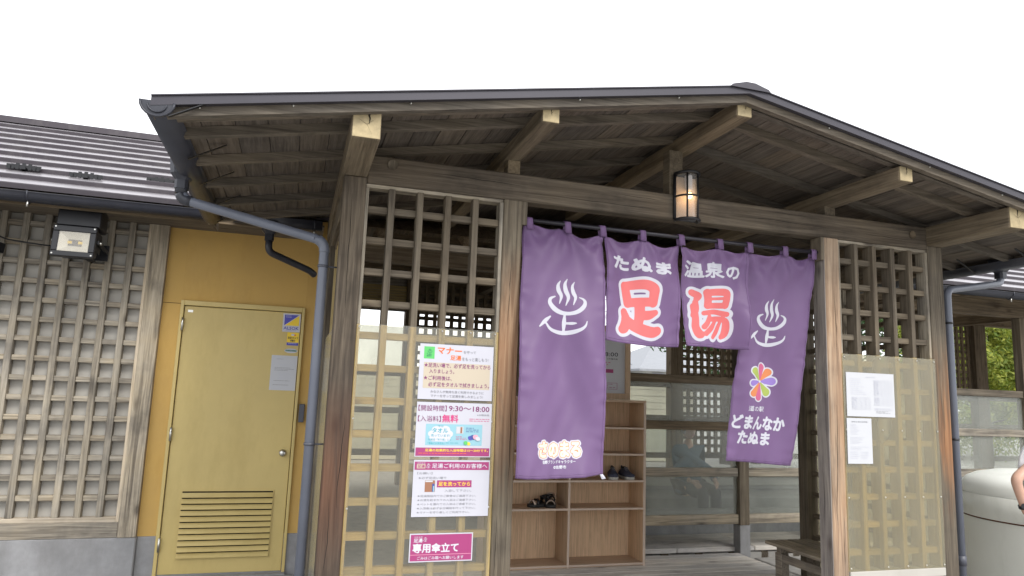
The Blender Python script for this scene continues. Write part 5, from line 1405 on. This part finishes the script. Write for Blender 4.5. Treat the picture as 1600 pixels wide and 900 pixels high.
def leaf_mat(name, a, b_):
    mt, nt, bs, out = newmat(name)
    oi = N(nt, 'ShaderNodeNewGeometry'); c = ramp2(nt, oi.outputs['Random Per Island'], [(0, a), (1, b_)])
    nt.links.new(c, bs.inputs['Base Color']); bs.inputs['Roughness'].default_value = .6
    tl = N(nt, 'ShaderNodeBsdfTranslucent'); nt.links.new(c, tl.inputs['Color']); mx = N(nt, 'ShaderNodeMixShader', Fac=.4)
    nt.links.new(bs.outputs[0], mx.inputs[1]); nt.links.new(tl.outputs[0], mx.inputs[2]); nt.links.new(mx.outputs[0], out.inputs['Surface']); M[name] = mt
leaf_mat('leaf_yellow', (.13, .2, .025), (.36, .38, .05)); leaf_mat('leaf_green', (.03, .075, .02), (.09, .16, .04))
M['bark'] = plain('bark', (.09, .07, .05), .9, var=.3, scale=20, bump=.5)
def tree(label, x, y, h, rad, z0, mat, n, leaf, seed):
    rg = random.Random(seed); T = thing('tree', label, 'tree', (x, y, -.12))
    b = bmesh.new(); add_tube(b, [(x, y, -.12), (x + .05, y, h * .3), (x - .08, y + .05, h * .55), (x, y, h * .9)], [.16, .12, .08, .02], 9)
    blobs = []
    for k in range(26):
        a = rg.uniform(0, 6.28); rr = rad * math.sqrt(rg.random()) * .85; zz = z0 + (h - z0) * rg.random(); sc = rad * rg.uniform(.2, .42) * (1.15 - .5 * abs((zz - z0) / (h - z0) - .4))
        c = Vector((x + rr * math.cos(a) * (1.1 - .5 * (zz - z0) / (h - z0)), y + rr * math.sin(a), zz)); blobs.append((c, sc))
        add_tube(b, [(x, y, z0 + (zz - z0) * .5), (x + (c.x - x) * .5, y + (c.y - y) * .5, zz - sc * .4), c], [.04, .025, .008], 5)
    bm_obj('trunk', b, M['bark'], T, (x, y, 0))
    V = []; F = []
    for k in range(n):
        c, sc = rg.choice(blobs); d = Vector((rg.gauss(0, 1), rg.gauss(0, 1), rg.gauss(0, .7))); d.normalize(); p = c + d * sc * rg.uniform(.55, 1.08)
        nn = (d + Vector((rg.uniform(-1, 1), rg.uniform(-1, 1), rg.uniform(-.2, 1.2))) * .7).normalized(); u = nn.orthogonal().normalized(); w = nn.cross(u); a = rg.uniform(0, 6.28)
        u, w = u * math.cos(a) + w * math.sin(a), w * math.cos(a) - u * math.sin(a); s_ = leaf * rg.uniform(.6, 1.3); n0 = len(V)
        V += [p - u * s_, p + w * s_ * .45, p + u * s_ - nn * s_ * .25, p - w * s_ * .45]; F.append((n0, n0 + 1, n0 + 2, n0 + 3))
    mobj('crown', V, F, M[mat], T, origin=(x, y, h * .6))
tree('yellow green maple filling the opening at the right beyond the bathhouse', 23.0, 14.8, 5.0, 3.1, .6, 'leaf_yellow', 28000, .085, 3)
tree('dark green tree behind the maple at the right', 27.5, 21, 8.0, 3.8, 2.4, 'leaf_green', 15000, .13, 5)
tree('green tree hanging over the gap beside the white house', 11.2, 12.6, 6.4, 1.9, 3.0, 'leaf_green', 9000, .08, 8)
tree('dark green tree seen in pieces through the rear lattice', 12.3, 12.8, 4.9, 1.6, 1.6, 'leaf_green', 9000, .08, 11)
tree('small bright green tree behind the far right lattice', 20.5, 12.6, 4.1, 1.4, .8, 'leaf_yellow', 8000, .08, 14)
